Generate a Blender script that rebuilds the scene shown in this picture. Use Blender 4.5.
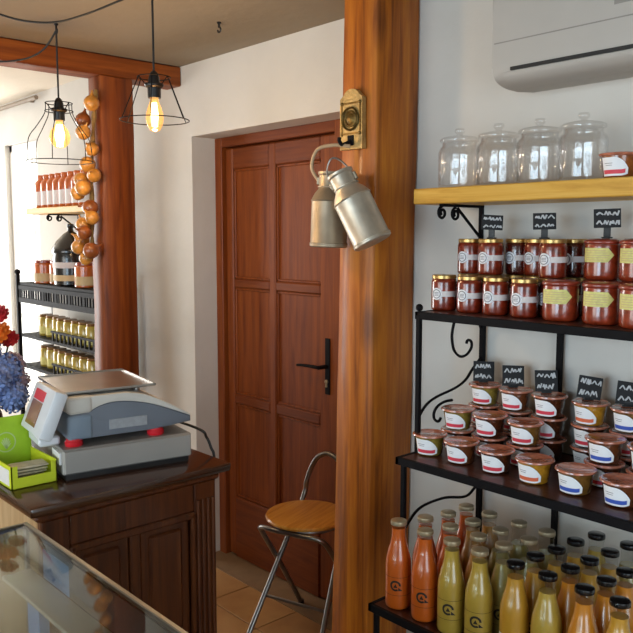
import bpy, bmesh, math, random
from mathutils import Matrix, Vector
PI = math.pi
random.seed(7)
SC = bpy.context.scene
COL = SC.collection
for o in list(bpy.data.objects): bpy.data.objects.remove(o)

# ------------------------------------------------------------------ camera
cam = bpy.data.cameras.new('camera'); camo = bpy.data.objects.new('camera', cam); COL.objects.link(camo)
AZ, PITCH, FPX = math.radians(42), math.radians(5.9), 780.0
fw0 = Vector((-math.cos(AZ), math.sin(AZ), 0)); rt = Vector((math.sin(AZ), math.cos(AZ), 0)); zz = Vector((0, 0, 1))
fw = fw0*math.cos(PITCH) - zz*math.sin(PITCH); up = zz*math.cos(PITCH) + fw0*math.sin(PITCH)
M = Matrix.Identity(4)
for i in range(3):
    M[i][0], M[i][1], M[i][2] = rt[i], up[i], -fw[i]
M[2][3] = 1.6
camo.matrix_world = M
cam.sensor_width = 36; cam.lens = 36*FPX/633; cam.clip_start = 0.05
SC.camera = camo

# ------------------------------------------------------------------ world, lights, exposure
W = bpy.data.worlds.new('overcast_sky'); SC.world = W; W.use_nodes = True
bg = W.node_tree.nodes['Background']; bg.inputs[0].default_value = (0.86, 0.93, 1.0, 1); bg.inputs[1].default_value = 2.2
def area(name, loc, direction, sx, sy, energy, col):
    l = bpy.data.lights.new(name, 'AREA'); l.shape = 'RECTANGLE'; l.size = sx; l.size_y = sy; l.energy = energy; l.color = col
    o = bpy.data.objects.new(name, l); COL.objects.link(o); o.location = loc
    o.rotation_euler = Vector(direction).to_track_quat('-Z', 'Y').to_euler()
    return o
# daylight entering through the shop-front windows behind the camera and the window of the far bay
area('daylight_shopfront', (-2.35, -3.06, 1.4), (0, 1, 0), 1.7, 1.8, 42, (1.0, 0.95, 0.88))
area('daylight_shopfront', (-0.35, -3.06, 1.4), (0, 1, 0), 1.7, 1.8, 88, (0.62, 0.82, 1.0))
area('added_side_light', (1.86, -0.1, 1.3), (-1, 0, 0), 1.6, 1.7, 34, (0.75, 0.88, 1.0))  # unseen source, added to brighten the surfaces facing right
area('daylight_far_window', (-5.25, 2.45, 1.34), (0, -1, 0), 0.5, 1.7, 40, (1.0, 0.98, 0.95))
area('daylight_bay_door', (-6.36, 0.9, 1.3), (1, 0, 0), 1.3, 1.9, 70, (1.0, 0.98, 0.95))
SC.view_settings.view_transform = 'Standard'; SC.view_settings.look = 'None'
SC.view_settings.gamma = 1.0; SC.view_settings.use_curve_mapping = False
SC.view_settings.exposure = -0.05
SC.cycles.use_denoising = True
SC.cycles.max_bounces = 8; SC.cycles.transparent_max_bounces = 24
SC.cycles.caustics_reflective = False; SC.cycles.caustics_refractive = False
SC.cycles.sample_clamp_indirect = 4.0

# ------------------------------------------------------------------ colour + materials
def lin(c):
    return tuple((v/12.92 if v <= 0.04045 else ((v+0.055)/1.055)**2.4) for v in c)
def rgb(h):
    h = h.lstrip('#'); return lin([int(h[i:i+2], 16)/255 for i in (0, 2, 4)]) + (1.0,)
MATS = {}
def new_mat(name):
    m = bpy.data.materials.new(name); m.use_nodes = True; MATS[name] = m
    nt = m.node_tree; return m, nt, nt.nodes['Principled BSDF'], nt.nodes, nt.links
def plain(name, col, rough=0.5, metal=0.0, coat=0.0, var=0.12, scale=12.0, bump=0.0, bscale=60.0, spec=0.5, emit=None, estr=0):
    m, nt, p, N, L = new_mat(name)
    c = rgb(col)
    tc = N.new('ShaderNodeTexCoord'); no = N.new('ShaderNodeTexNoise'); no.inputs['Scale'].default_value = scale; no.inputs['Detail'].default_value = 4
    L.new(tc.outputs['Object'], no.inputs['Vector'])
    r = N.new('ShaderNodeValToRGB'); L.new(no.outputs['Fac'], r.inputs[0])
    r.color_ramp.elements[0].position = 0.3; r.color_ramp.elements[1].position = 0.7
    r.color_ramp.elements[0].color = tuple(v*(1-var) for v in c[:3]) + (1,)
    r.color_ramp.elements[1].color = tuple(min(1, v*(1+var)) for v in c[:3]) + (1,)
    L.new(r.outputs[0], p.inputs['Base Color'])
    p.inputs['Roughness'].default_value = rough; p.inputs['Metallic'].default_value = metal
    p.inputs['Coat Weight'].default_value = coat; p.inputs['Coat Roughness'].default_value = 0.06
    p.inputs['Specular IOR Level'].default_value = spec
    if bump:
        n2 = N.new('ShaderNodeTexNoise'); n2.inputs['Scale'].default_value = bscale; n2.inputs['Detail'].default_value = 5
        L.new(tc.outputs['Object'], n2.inputs['Vector'])
        b = N.new('ShaderNodeBump'); b.inputs['Strength'].default_value = bump; b.inputs['Distance'].default_value = 0.01
        L.new(n2.outputs['Fac'], b.inputs['Height']); L.new(b.outputs[0], p.inputs['Normal'])
    if emit:
        p.inputs['Emission Color'].default_value = rgb(emit); p.inputs['Emission Strength'].default_value = estr
    return m
def wood(name, dark, mid, light, axis=2, scale=1.0, rough=0.45, coat=0.15, bump=0.25, knots=True):
    m, nt, p, N, L = new_mat(name)
    tc = N.new('ShaderNodeTexCoord'); mp = N.new('ShaderNodeMapping'); L.new(tc.outputs['Object'], mp.inputs['Vector'])
    s = [26*scale]*3; s[axis] = 1.5*scale; mp.inputs['Scale'].default_value = s
    n1 = N.new('ShaderNodeTexNoise'); n1.inputs['Scale'].default_value = 1.6; n1.inputs['Detail'].default_value = 7; n1.inputs['Roughness'].default_value = 0.62; n1.inputs['Distortion'].default_value = 0.5
    L.new(mp.outputs[0], n1.inputs['Vector'])
    r = N.new('ShaderNodeValToRGB'); e = r.color_ramp.elements
    e[0].position = 0.28; e[0].color = rgb(dark); e[1].position = 0.72; e[1].color = rgb(light)
    k = e.new(0.5); k.color = rgb(mid)
    L.new(n1.outputs['Fac'], r.inputs[0])
    out = r.outputs[0]
    if knots:
        mp2 = N.new('ShaderNodeMapping'); s2 = [5.0*scale]*3; s2[axis] = 2.2*scale; mp2.inputs['Scale'].default_value = s2
        L.new(tc.outputs['Object'], mp2.inputs['Vector'])
        vo = N.new('ShaderNodeTexVoronoi'); vo.inputs['Scale'].default_value = 1.0; L.new(mp2.outputs[0], vo.inputs['Vector'])
        r2 = N.new('ShaderNodeValToRGB'); r2.color_ramp.elements[0].position = 0.06; r2.color_ramp.elements[0].color = (0.25, 0.2, 0.18, 1)
        r2.color_ramp.elements[1].position = 0.2; r2.color_ramp.elements[1].color = (1, 1, 1, 1)
        L.new(vo.outputs['Distance'], r2.inputs[0])
        mx = N.new('ShaderNodeMix'); mx.data_type = 'RGBA'; mx.blend_type = 'MULTIPLY'; mx.inputs[0].default_value = 0.7
        L.new(out, mx.inputs[6]); L.new(r2.outputs[0], mx.inputs[7]); out = mx.outputs[2]
    L.new(out, p.inputs['Base Color'])
    p.inputs['Roughness'].default_value = rough; p.inputs['Coat Weight'].default_value = coat; p.inputs['Coat Roughness'].default_value = 0.15; p.inputs['Specular IOR Level'].default_value = 0.3
    b = N.new('ShaderNodeBump'); b.inputs['Strength'].default_value = bump; b.inputs['Distance'].default_value = 0.004
    L.new(n1.outputs['Fac'], b.inputs['Height']); L.new(b.outputs[0], p.inputs['Normal'])
    return m
def glass(name, tint='#f4f8f8', gmin=0.04, gmax=0.55, power=4.0, rough=0.02):
    m, nt, p, N, L = new_mat(name); N.remove(p)
    out = [n for n in N if n.type == 'OUTPUT_MATERIAL'][0]
    t = N.new('ShaderNodeBsdfTransparent'); t.inputs[0].default_value = rgb(tint)
    g = N.new('ShaderNodeBsdfGlossy'); g.inputs['Roughness'].default_value = rough
    f = N.new('ShaderNodeLayerWeight'); f.inputs['Blend'].default_value = 0.5
    pw = N.new('ShaderNodeMath'); pw.operation = 'POWER'; pw.inputs[1].default_value = power; L.new(f.outputs['Facing'], pw.inputs[0])
    a = N.new('ShaderNodeMath'); a.operation = 'MULTIPLY_ADD'; a.use_clamp = True; a.inputs[1].default_value = gmax; a.inputs[2].default_value = gmin
    L.new(pw.outputs[0], a.inputs[0])
    mx = N.new('ShaderNodeMixShader'); L.new(a.outputs[0], mx.inputs[0]); L.new(t.outputs[0], mx.inputs[1]); L.new(g.outputs[0], mx.inputs[2])
    L.new(mx.outputs[0], out.inputs[0]); return m

plain('plaster', '#d1cdc6', 0.9, var=0.05, scale=3, bump=0.25, bscale=18)
plain('plaster_bay', '#e6dccb', 0.9, var=0.05, scale=3, bump=0.25, bscale=18)
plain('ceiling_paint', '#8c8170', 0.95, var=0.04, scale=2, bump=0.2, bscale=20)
plain('grout', '#8b6f50', 0.9)
def tile_mat():
    m, nt, p, N, L = new_mat('floor_tile')
    tc = N.new('ShaderNodeTexCoord'); no = N.new('ShaderNodeTexNoise'); no.inputs['Scale'].default_value = 6; no.inputs['Detail'].default_value = 5
    oi = N.new('ShaderNodeObjectInfo'); ad = N.new('ShaderNodeMath'); ad.operation = 'MULTIPLY_ADD'; ad.inputs[1].default_value = 0.25
    L.new(tc.outputs['Object'], no.inputs['Vector']); L.new(oi.outputs['Random'], ad.inputs[0]); L.new(no.outputs['Fac'], ad.inputs[2])
    r = N.new('ShaderNodeValToRGB'); e = r.color_ramp.elements; e[0].position = 0.35; e[0].color = rgb('#a9794a'); e[1].position = 0.95; e[1].color = rgb('#c99d68')
    L.new(ad.outputs[0], r.inputs[0]); L.new(r.outputs[0], p.inputs['Base Color']); p.inputs['Roughness'].default_value = 0.45
tile_mat()
wood('oak_post', '#662f07', '#a65a10', '#c2761c', axis=2, scale=0.8, rough=0.5, coat=0.1)
wood('red_post', '#54240a', '#7a390e', '#914c16', axis=2, scale=0.8, rough=0.55, coat=0.05)
wood('red_beam', '#5e2a0c', '#814012', '#98531c', axis=1, scale=0.8, rough=0.55, coat=0.05)
wood('door_wood', '#5f270a', '#7b3a10', '#8b4716', axis=2, scale=1.0, rough=0.5, coat=0.08, knots=False, bump=0.1)
wood('door_rail_wood', '#5a2509', '#70330e', '#7e3f14', axis=0, scale=1.0, rough=0.5, coat=0.08, knots=False, bump=0.1)
wood('dark_oak', '#3a1809', '#54280f', '#683616', axis=2, scale=1.2, rough=0.4, coat=0.25, knots=False)
wood('dark_oak_top', '#2b160c', '#3d2213', '#4f2e1a', axis=1, scale=1.2, rough=0.2, coat=0.8, knots=False, bump=0.08)
wood('lit_side_oak', '#a5845c', '#bf9d72', '#cfb086', axis=2, scale=1.0, rough=0.6, coat=0.0, knots=False)  # counter wood with the light on its side painted into the colour
wood('pine_shelf', '#b9822a', '#d9a545', '#e6bb62', axis=0, scale=1.0, rough=0.5, coat=0.1, knots=False, bump=0.1)
wood('shelf_brown', '#33160c', '#4a2313', '#5a2e1a', axis=0, scale=1.2, rough=0.4, coat=0.2, knots=False)
wood('seat_wood', '#b8731f', '#d4923a', '#e2a650', axis=0, scale=1.2, rough=0.35, coat=0.4, knots=False, bump=0.05)
plain('black_iron', '#110f11', 0.65, var=0.2, bump=0.1, spec=0.12)
plain('black_plastic', '#141416', 0.35, coat=0.2)
plain('black_gloss', '#101012', 0.25, coat=0.3)
plain('black_cable', '#15130f', 0.5)
plain('steel', '#b4b1ac', 0.28, metal=1.0, var=0.08)
plain('drawer_steel', '#a19c96', 0.42, metal=0.35, var=0.08, scale=4)
plain('chrome', '#c9c9cc', 0.15, metal=1.0)
plain('stool_tube', '#8c8a88', 0.3, metal=0.9)
plain('tin', '#c3b9a8', 0.42, metal=0.75, var=0.15, scale=18, bump=0.12, bscale=25)
plain('tin_dark', '#9a8a74', 0.45, metal=0.6, var=0.2, scale=14, bump=0.12, bscale=25)
plain('brass', '#b0925a', 0.5, metal=0.3, var=0.3, scale=30, bump=0.4, bscale=90)
plain('brass_old', '#6d5528', 0.45, metal=0.7, var=0.4, scale=40, bump=0.3, bscale=60)
plain('leather', '#b79a78', 0.6)
plain('gold_lid', '#bd9c60', 0.3, metal=0.8)
plain('silver_cap', '#b3a284', 0.35, metal=0.5)
plain('white_plastic', '#d8dadd', 0.4, var=0.02)
plain('cream_plastic', '#cfc8bd', 0.45, var=0.03)
plain('grey_plastic', '#6b7079', 0.5, var=0.05)
plain('slate_plastic', '#7d8a97', 0.5, var=0.05)
plain('red_plastic', '#d3202c', 0.35, var=0.08)
plain('brown_display', '#7b4718', 0.3, coat=0.5)
plain('grey_plate', '#9b9c9f', 0.4, var=0.1, scale=90)
plain('lime_card', '#d2dd2c', 0.55, var=0.08)
plain('lime_dark', '#a4cb22', 0.5, var=0.1)
plain('pale_green', '#b9d089', 0.6)
plain('white_paper', '#e9e7e4', 0.7, var=0.04)
plain('sachet_paper', '#d8cbb0', 0.6, var=0.2, scale=40)
plain('tomato', '#7c2611', 0.25, coat=1.0, var=0.45, scale=70)
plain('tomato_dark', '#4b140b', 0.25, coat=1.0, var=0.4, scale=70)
plain('tomato_bright', '#90341a', 0.25, coat=1.0, var=0.4, scale=60)
plain('label_grey', '#dcd3d0', 0.6, var=0.04)
plain('emblem_grey', '#e8e6e8', 0.6, var=0.1, scale=300)
plain('emblem_ink', '#6d6a70', 0.6)
plain('label_yellow', '#d9cf7e', 0.6, var=0.12, scale=120)
plain('seal_red', '#8e3220', 0.35, coat=0.8, var=0.25, scale=60)
plain('lid_red', '#bd7258', 0.22, coat=0.9, var=0.35, scale=55)
plain('label_white', '#f0f0f2', 0.5, var=0.03)
plain('label_red', '#d63a4c', 0.5, var=0.06)
plain('label_orange', '#dd6a45', 0.5, var=0.06)
plain('label_blue', '#3a57b4', 0.5, var=0.06)
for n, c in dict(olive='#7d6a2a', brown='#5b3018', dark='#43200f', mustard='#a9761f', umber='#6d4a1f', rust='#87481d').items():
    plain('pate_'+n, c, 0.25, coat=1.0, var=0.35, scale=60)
for n, c in dict(orange='#c45a18', lemon='#b3943a', gold='#bf8c2c', amber='#c27a1c', peach='#b7803a', pale='#a4924c').items():
    plain('juice_'+n, c, 0.3, coat=1.0, var=0.08, scale=25)
plain('ink', '#241a14', 0.6)
plain('chalkboard', '#16171a', 0.7)
plain('chalk', '#cfd0d2', 0.9)
plain('onion_skin', '#c08338', 0.35, coat=0.3, var=0.35, scale=25)
plain('onion_red', '#8a4a20', 0.35, coat=0.3, var=0.35, scale=25)
plain('straw', '#8a6a38', 0.8, var=0.3)
plain('ac_white', '#b3ada6', 0.5, var=0.02)
plain('ac_dark', '#1b1a1a', 0.6)
plain('ac_grey', '#8a857f', 0.5)
plain('aluminium', '#7f7a72', 0.32, metal=0.9)
plain('ledge', '#b9b0a5', 0.12, var=0.05, coat=0.8)
plain('case_base', '#3a3633', 0.4)
plain('plum', '#3a3135', 0.3, coat=0.4)
plain('sky_reflection_blue', '#5d83b4', 0.3, var=0.2, scale=6)  # blue sky mirrored in the case, painted as a colour
plain('window_white', '#ece9e4', 0.5, var=0.02)
plain('petal_blue', '#7c93cc', 0.7, var=0.4, scale=40)
plain('petal_lilac', '#94869c', 0.8, var=0.35, scale=40)
plain('petal_red', '#b3262b', 0.6, var=0.3, scale=40)
plain('petal_orange', '#d8701e', 0.6, var=0.25, scale=40)
plain('vase_dark', '#20212b', 0.2, coat=0.5)
plain('stem_green', '#43522b', 0.7)
plain('bead', '#c8b08a', 0.5)
plain('orange_jar', '#c4601e', 0.3, coat=0.7, var=0.25, scale=30)
plain('label_tan', '#cdb183', 0.6)
plain('yellow_jar', '#b59a3a', 0.3, coat=0.6, var=0.25, scale=30)
plain('jar_cap_brown', '#8a6132', 0.4, metal=0.3)
plain('pot_black', '#1b1817', 0.25, coat=0.5)
plain('curtain_rail', '#8d7f70', 0.6)
plain('filament', '#ffd9a0', 0.2, emit='#ffe6bd', estr=14.0)
glass('clear_glass', '#fefefe', 0.09, 0.35, 2.5, 0.05)
glass('bottle_glass', '#fbfcfa', 0.05, 0.4, 3.5)
glass('pane_glass', '#fafcfc', 0.02, 0.25, 5.0)
glass('case_glass', '#dfe4e0', 0.05, 0.5, 3.5)
_m = glass('bulb_clear', '#ffe0a8', 0.05, 0.3, 3.0)
_n = _m.node_tree.nodes; _o = [q for q in _n if q.type == 'OUTPUT_MATERIAL'][0]; _e = _n.new('ShaderNodeEmission'); _e.inputs[0].default_value = rgb('#ffcf86'); _e.inputs[1].default_value = 0.45
_a = _n.new('ShaderNodeAddShader'); _m.node_tree.links.new(_o.inputs[0].links[0].from_socket, _a.inputs[0]); _m.node_tree.links.new(_e.outputs[0], _a.inputs[1]); _m.node_tree.links.new(_a.outputs[0], _o.inputs[0])

# ------------------------------------------------------------------ mesh building
class MB:
    def __init__(s): s.v = []; s.f = []
    def add(s, vs, fs, Mx=None):
        b = len(s.v)
        s.v += [tuple(Mx @ Vector(v)) if Mx is not None else tuple(v) for v in vs]
        s.f += [tuple(i+b for i in f) for f in fs]; return s
    def box(s, a, b, bev=0.0, Mx=None, seg=1):
        x0, y0, z0 = a; x1, y1, z1 = b
        if not bev:
            vs = [(x0,y0,z0),(x1,y0,z0),(x1,y1,z0),(x0,y1,z0),(x0,y0,z1),(x1,y0,z1),(x1,y1,z1),(x0,y1,z1)]
            return s.add(vs, [(0,3,2,1),(4,5,6,7),(0,1,5,4),(1,2,6,5),(2,3,7,6),(3,0,4,7)], Mx)
        bm = bmesh.new(); bmesh.ops.create_cube(bm, size=1)
        for v in bm.verts: v.co = Vector(((x0+x1)/2+v.co.x*(x1-x0), (y0+y1)/2+v.co.y*(y1-y0), (z0+z1)/2+v.co.z*(z1-z0)))
        bmesh.ops.bevel(bm, geom=bm.edges[:], offset=bev, segments=seg, affect='EDGES', profile=0.5)
        bm.verts.index_update(); s.add([v.co for v in bm.verts], [[v.index for v in f.verts] for f in bm.faces], Mx); bm.free(); return s
    def lathe(s, prof, seg=24, Mx=None, closed=False):
        vs, fs, rings = [], [], []
        for r, z in prof:
            if r <= 1e-6: rings.append([len(vs)]); vs.append((0, 0, z))
            else:
                rings.append(list(range(len(vs), len(vs)+seg)))
                for k in range(seg):
                    a = 2*PI*k/seg; vs.append((r*math.cos(a), r*math.sin(a), z))
        pairs = list(zip(rings[:-1], rings[1:]))
        if closed: pairs.append((rings[-1], rings[0]))
        for A, B in pairs:
            for k in range(seg):
                k2 = (k+1) % seg
                if len(A) == 1 and len(B) == 1: continue
                if len(A) == 1: fs.append((A[0], B[k2], B[k]))
                elif len(B) == 1: fs.append((A[k], A[k2], B[0]))
                else: fs.append((A[k], A[k2], B[k2], B[k]))
        return s.add(vs, fs, Mx)
    def tube(s, pts, r, seg=8, closed=False, Mx=None, cap=True):
        P = [Vector(p) for p in pts]; n = len(P); rr = r if isinstance(r, (list, tuple)) else [r]*n
        vs, fs = [], []
        prevn = None
        for i in range(n):
            if closed: t = (P[(i+1) % n]-P[i-1])
            else: t = P[min(i+1, n-1)]-P[max(i-1, 0)]
            if t.length < 1e-9: t = Vector((0, 0, 1))
            t.normalize()
            if prevn is None:
                a = Vector((0, 0, 1)) if abs(t.z) < 0.9 else Vector((1, 0, 0)); nn = (a - t*a.dot(t)).normalized()
            else:
                nn = prevn - t*prevn.dot(t)
                nn = nn.normalized() if nn.length > 1e-6 else Vector((1, 0, 0))
            prevn = nn; bb = t.cross(nn)
            for k in range(seg):
                a = 2*PI*k/seg; vs.append(P[i] + (nn*math.cos(a)+bb*math.sin(a))*rr[i])
        m = n if closed else n-1
        for i in range(m):
            j = (i+1) % n
            for k in range(seg):
                k2 = (k+1) % seg; fs.append((i*seg+k, i*seg+k2, j*seg+k2, j*seg+k))
        if not closed and cap:
            fs.append(tuple(range(seg-1, -1, -1))); fs.append(tuple(range((n-1)*seg, n*seg)))
        return s.add(vs, fs, Mx)
    def ring(s, R, r, z=0, seg=28, sseg=6, c=(0, 0), Mx=None):
        return s.tube([(c[0]+R*math.cos(2*PI*k/seg), c[1]+R*math.sin(2*PI*k/seg), z) for k in range(seg)], r, sseg, True, Mx)
    def prism(s, poly, y0, y1, Mx=None):
        # polygon in the local x-z plane, extruded along y
        n = len(poly); vs = [(x, y0, z) for x, z in poly]+[(x, y1, z) for x, z in poly]
        fs = [tuple(range(n)), tuple(range(2*n-1, n-1, -1))]+[(i, i+n, (i+1) % n+n, (i+1) % n) for i in range(n)]
        return s.add(vs, fs, Mx)
    def decal(s, R, cols, off=0.0007, nz=4):
        # paper wrapped on a round body; cols = (angle, z0, z1); angle 0 faces local -Y, positive to +X
        f = R if callable(R) else (lambda z: R)
        vs, fs = [], []
        for a, z0, z1 in cols:
            for k in range(nz+1):
                z = z0+(z1-z0)*k/nz; r = f(z)+off; vs.append((r*math.sin(a), -r*math.cos(a), z))
        for i in range(len(cols)-1):
            for k in range(nz):
                q = i*(nz+1)+k; fs.append((q, q+nz+1, q+nz+2, q+1))
        return s.add(vs, fs)
    def sphere(s, c, r, seg=14, rings=9, sc=(1, 1, 1), Mx=None):
        prof = [(r*math.sin(PI*i/rings), -r*math.cos(PI*i/rings)) for i in range(rings+1)]
        prof[0] = (0, -r); prof[-1] = (0, r)
        T = Matrix.Translation(c) @ Matrix.Diagonal((sc[0], sc[1], sc[2], 1))
        return s.lathe(prof, seg, (Mx @ T) if Mx is not None else T)
def spline(pts, n=6):
    P = [Vector(p) for p in pts]; out = []
    for i in range(len(P)-1):
        p0, p1, p2, p3 = P[max(i-1, 0)], P[i], P[i+1], P[min(i+2, len(P)-1)]
        for k in range(n):
            t = k/n; out.append(0.5*((2*p1)+(p2-p0)*t+(2*p0-5*p1+4*p2-p3)*t*t+(3*p1-p0-3*p2+p3)*t**3))
    out.append(P[-1]); return out
def cr2(pts, n=5):
    return [(p.x, p.y) for p in spline([(a, b, 0) for a, b in pts], n)]
def build(name, mb, mat, parent=None, smooth=True, angle=40):
    me = bpy.data.meshes.new(name); me.from_pydata(mb.v, [], mb.f); me.update()
    bm = bmesh.new(); bm.from_mesh(me); bmesh.ops.recalc_face_normals(bm, faces=bm.faces[:]); bm.to_mesh(me); bm.free()
    if smooth:
        me.polygons.foreach_set('use_smooth', [True]*len(me.polygons)); me.set_sharp_from_angle(angle=math.radians(angle))
    me.materials.append(MATS[mat] if isinstance(mat, str) else mat)
    o = bpy.data.objects.new(name, me); COL.objects.link(o)
    if parent: o.parent = parent
    return o
def tag(o, label=None, cat=None, group=None, kind=None):
    if label: o['label'] = label
    if cat: o['category'] = cat
    if group: o['group'] = group
    if kind: o['kind'] = kind
    return o
def thing(name, label, cat, loc=(0, 0, 0), rz=0.0, group=None):
    o = bpy.data.objects.new(name, None); o.empty_display_size = 0.05; COL.objects.link(o)
    o.location = loc; o.rotation_euler = (0, 0, rz); return tag(o, label, cat, group)
def struct(name, loc=(0, 0, 0)):
    o = bpy.data.objects.new(name, None); o.empty_display_size = 0.1; COL.objects.link(o); o.location = loc
    return tag(o, kind='structure')
KIDS = {}
def kids(o): return [c for c in COL.objects if c.parent == o]
def copy_tree(o, parent=None, cache=None):
    c = o.copy(); COL.objects.link(c)
    if parent: c.parent = parent
    if o.name not in KIDS: KIDS[o.name] = kids(o)
    for ch in KIDS[o.name]: copy_tree(ch, c)
    return c
PROTO_USED = set()
def place(proto, label, loc, rz, group=None):
    if proto.name in PROTO_USED: o = copy_tree(proto)
    else: o = proto; PROTO_USED.add(proto.name); KIDS[proto.name] = kids(proto)
    o.location = loc; o.rotation_euler = (0, 0, rz); o['label'] = label
    if group: o['group'] = group
    return o
def face_cam(x, y, extra=0.0): return math.atan2(-x, y)+extra
ORD = ['first', 'second', 'third', 'fourth', 'fifth', 'sixth', 'seventh', 'eighth', 'ninth', 'tenth']

# ------------------------------------------------------------------ room shell
YW = 2.07
wb = MB()
def wbx(x0, x1, z0, z1): wb.box((x0, YW, z0), (x1, YW+0.3, z1))
wbx(-6.4, -5.52, 0, 2.6); wbx(-5.52, -4.98, 0, 0.45); wbx(-5.52, -4.98, 2.22, 2.6)
wbx(-4.98, -3.18, 0, 2.6); wbx(-3.18, -1.95, 2.066, 2.6); wbx(-1.95, 1.6, 0, 2.6)
tag(build('wall_back', wb, 'plaster', smooth=False), kind='structure')
wl = MB(); wl.box((-6.6, -3.2, 0), (-6.4, 0.2, 2.6)); wl.box((-6.6, 1.6, 0), (-6.4, 2.37, 2.6)); wl.box((-6.6, 0.2, 2.3), (-6.4, 1.6, 2.6)); wl.box((-6.6, 0.2, 0), (-6.4, 1.6, 0.3))
tag(build('wall_left', wl, 'plaster_bay', smooth=False), kind='structure')
wr = MB(); wr.box((1.6, -3.2, 0), (1.8, -0.95, 2.6)); wr.box((1.6, 0.75, 0), (1.8, 2.37, 2.6)); wr.box((1.6, -0.95, 0), (1.8, 0.75, 0.4)); wr.box((1.6, -0.95, 2.2), (1.8, 0.75, 2.6)); tag(build('wall_right', wr, 'plaster', smooth=False), kind='structure')
wf = MB()
for x0, x1, z0, z1 in ((-6.4, -3.25, 0, 2.6), (-3.25, -1.45, 0, 0.45), (-3.25, -1.45, 2.35, 2.6), (-1.45, -1.25, 0, 2.6), (-1.25, 0.55, 0, 0.45), (-1.25, 0.55, 2.35, 2.6), (0.55, 1.6, 0, 2.6)):
    wf.box((x0, -3.2, z0), (x1, -3.0, z1))
tag(build('wall_front', wf, 'plaster', smooth=False), kind='structure')
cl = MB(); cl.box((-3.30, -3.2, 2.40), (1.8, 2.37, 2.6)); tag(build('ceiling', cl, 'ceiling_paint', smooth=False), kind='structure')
cl = MB(); cl.box((-6.6, -3.2, 2.50), (-3.30, 2.37, 2.62)); tag(build('ceiling_bay', cl, 'plaster_bay', smooth=False), kind='structure')
fl = MB(); fl.box((-6.6, -3.2, -0.12), (1.8, 2.6, -0.006)); floor = tag(build('floor', fl, 'grout', smooth=False), kind='structure')
TS = 0.332
tm = MB(); tm.box((-TS/2+0.003, -TS/2+0.003, -0.0058), (TS/2-0.003, TS/2-0.003, 0.0), 0.0012)
tp = None
for i in range(-12, 1):
    for j in range(-1, 7):
        if tp is None: t = tp = build('tile', tm, 'floor_tile', floor, smooth=False)
        else: t = tp.copy(); COL.objects.link(t); t.parent = floor
        t.location = (i*TS+0.06, j*TS+0.03, 0)

# door in its recess
YD = 2.20
door = struct('door_1', (-2.76, YD, 0))
def dpart(n, x0, x1, z0, z1, y0, y1, mat, bev=0.003, parent=None):
    mb = MB(); mb.box((x0+2.76, y0-YD, z0), (x1+2.76, y1-YD, z1), bev); return build(n, mb, mat, parent or door, smooth=False)
dpart('door_frame', -3.18, -3.125, 0, 2.066, YD, YD+0.08, 'door_wood')
dpart('door_frame', -2.335, -1.95, 0, 2.066, YD-0.002, YD+0.08, 'door_wood')
dpart('door_frame', -3.125, -2.335, 2.02, 2.066, YD, YD+0.08, 'door_rail_wood')
yl = YD+0.02
for x0, x1 in ((-3.12, -3.065), (-2.79, -2.745), (-2.445, -2.34)): dpart('stile', x0, x1, 0.012, 2.015, yl, yl+0.04, 'door_wood', 0.006)
for x0, x1 in ((-3.065, -2.79), (-2.745, -2.445)):
    for z0, z1 in ((1.915, 2.015), (1.352, 1.395), (0.785, 0.832)): dpart('rail', x0, x1, z0, z1, yl+0.001, yl+0.04, 'door_rail_wood', 0.006)
    for z0, z1 in ((1.395, 1.915), (0.832, 1.352), (0.315, 0.785)): dpart('panel', x0+0.001, x1-0.001, z0+0.001, z1-0.001, yl+0.016, yl+0.034, 'door_wood', 0.004)
    mm = MB()
    for z0, z1 in ((1.395, 1.915), (0.832, 1.352), (0.315, 0.785)):
        for a, b in (((x0, z0), (x0+0.012, z1)), ((x1-0.012, z0), (x1, z1)), ((x0, z0), (x1, z0+0.012)), ((x0, z1-0.012), (x1, z1))):
            mm.box((a[0]+2.76, yl+0.008-YD, a[1]), (b[0]+2.76, yl+0.03-YD, b[1]), 0.003)
    build('panel_moulding', mm, 'door_wood', door, smooth=False)
dpart('door_core', -3.12, -2.34, 0.002, 2.03, yl+0.03, yl+0.05, 'door_wood', 0)
dpart('threshold', -3.18, -1.95, -0.005, 0.004, YD-0.13, YD+0.14, 'grout', 0)
dpart('bottom_board', -3.065, -2.445, 0.006, 0.315, yl-0.004, yl+0.04, 'door_rail_wood', 0.006)
hp = dpart('handle_plate', -2.407, -2.377, 0.93, 1.17, yl-0.006, yl, 'black_iron', 0.002); hp['label'] = 'black iron door handle plate with lever'
mb = MB(); mb.tube([(0.367, 0.014, 1.05), (0.367, -0.035, 1.05)], 0.009); mb.tube(spline([(0.367, -0.035, 1.05), (0.33, -0.04, 1.052), (0.27, -0.038, 1.05), (0.232, -0.036, 1.046)]), [0.008]*6+[0.007]*6+[0.006]*7); build('lever', mb, 'black_iron', hp)
mb = MB(); mb.lathe([(0, 0), (0.009, 0), (0.009, 0.006), (0, 0.006)], 14, Matrix.Translation((0.367, 0.014, 0.985)) @ Matrix.Rotation(PI/2, 4, 'X')); mb.box((0.363, 0.008, 0.962), (0.371, 0.014, 0.985)); build('lock_cylinder', mb, 'silver_cap', hp)

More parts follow.
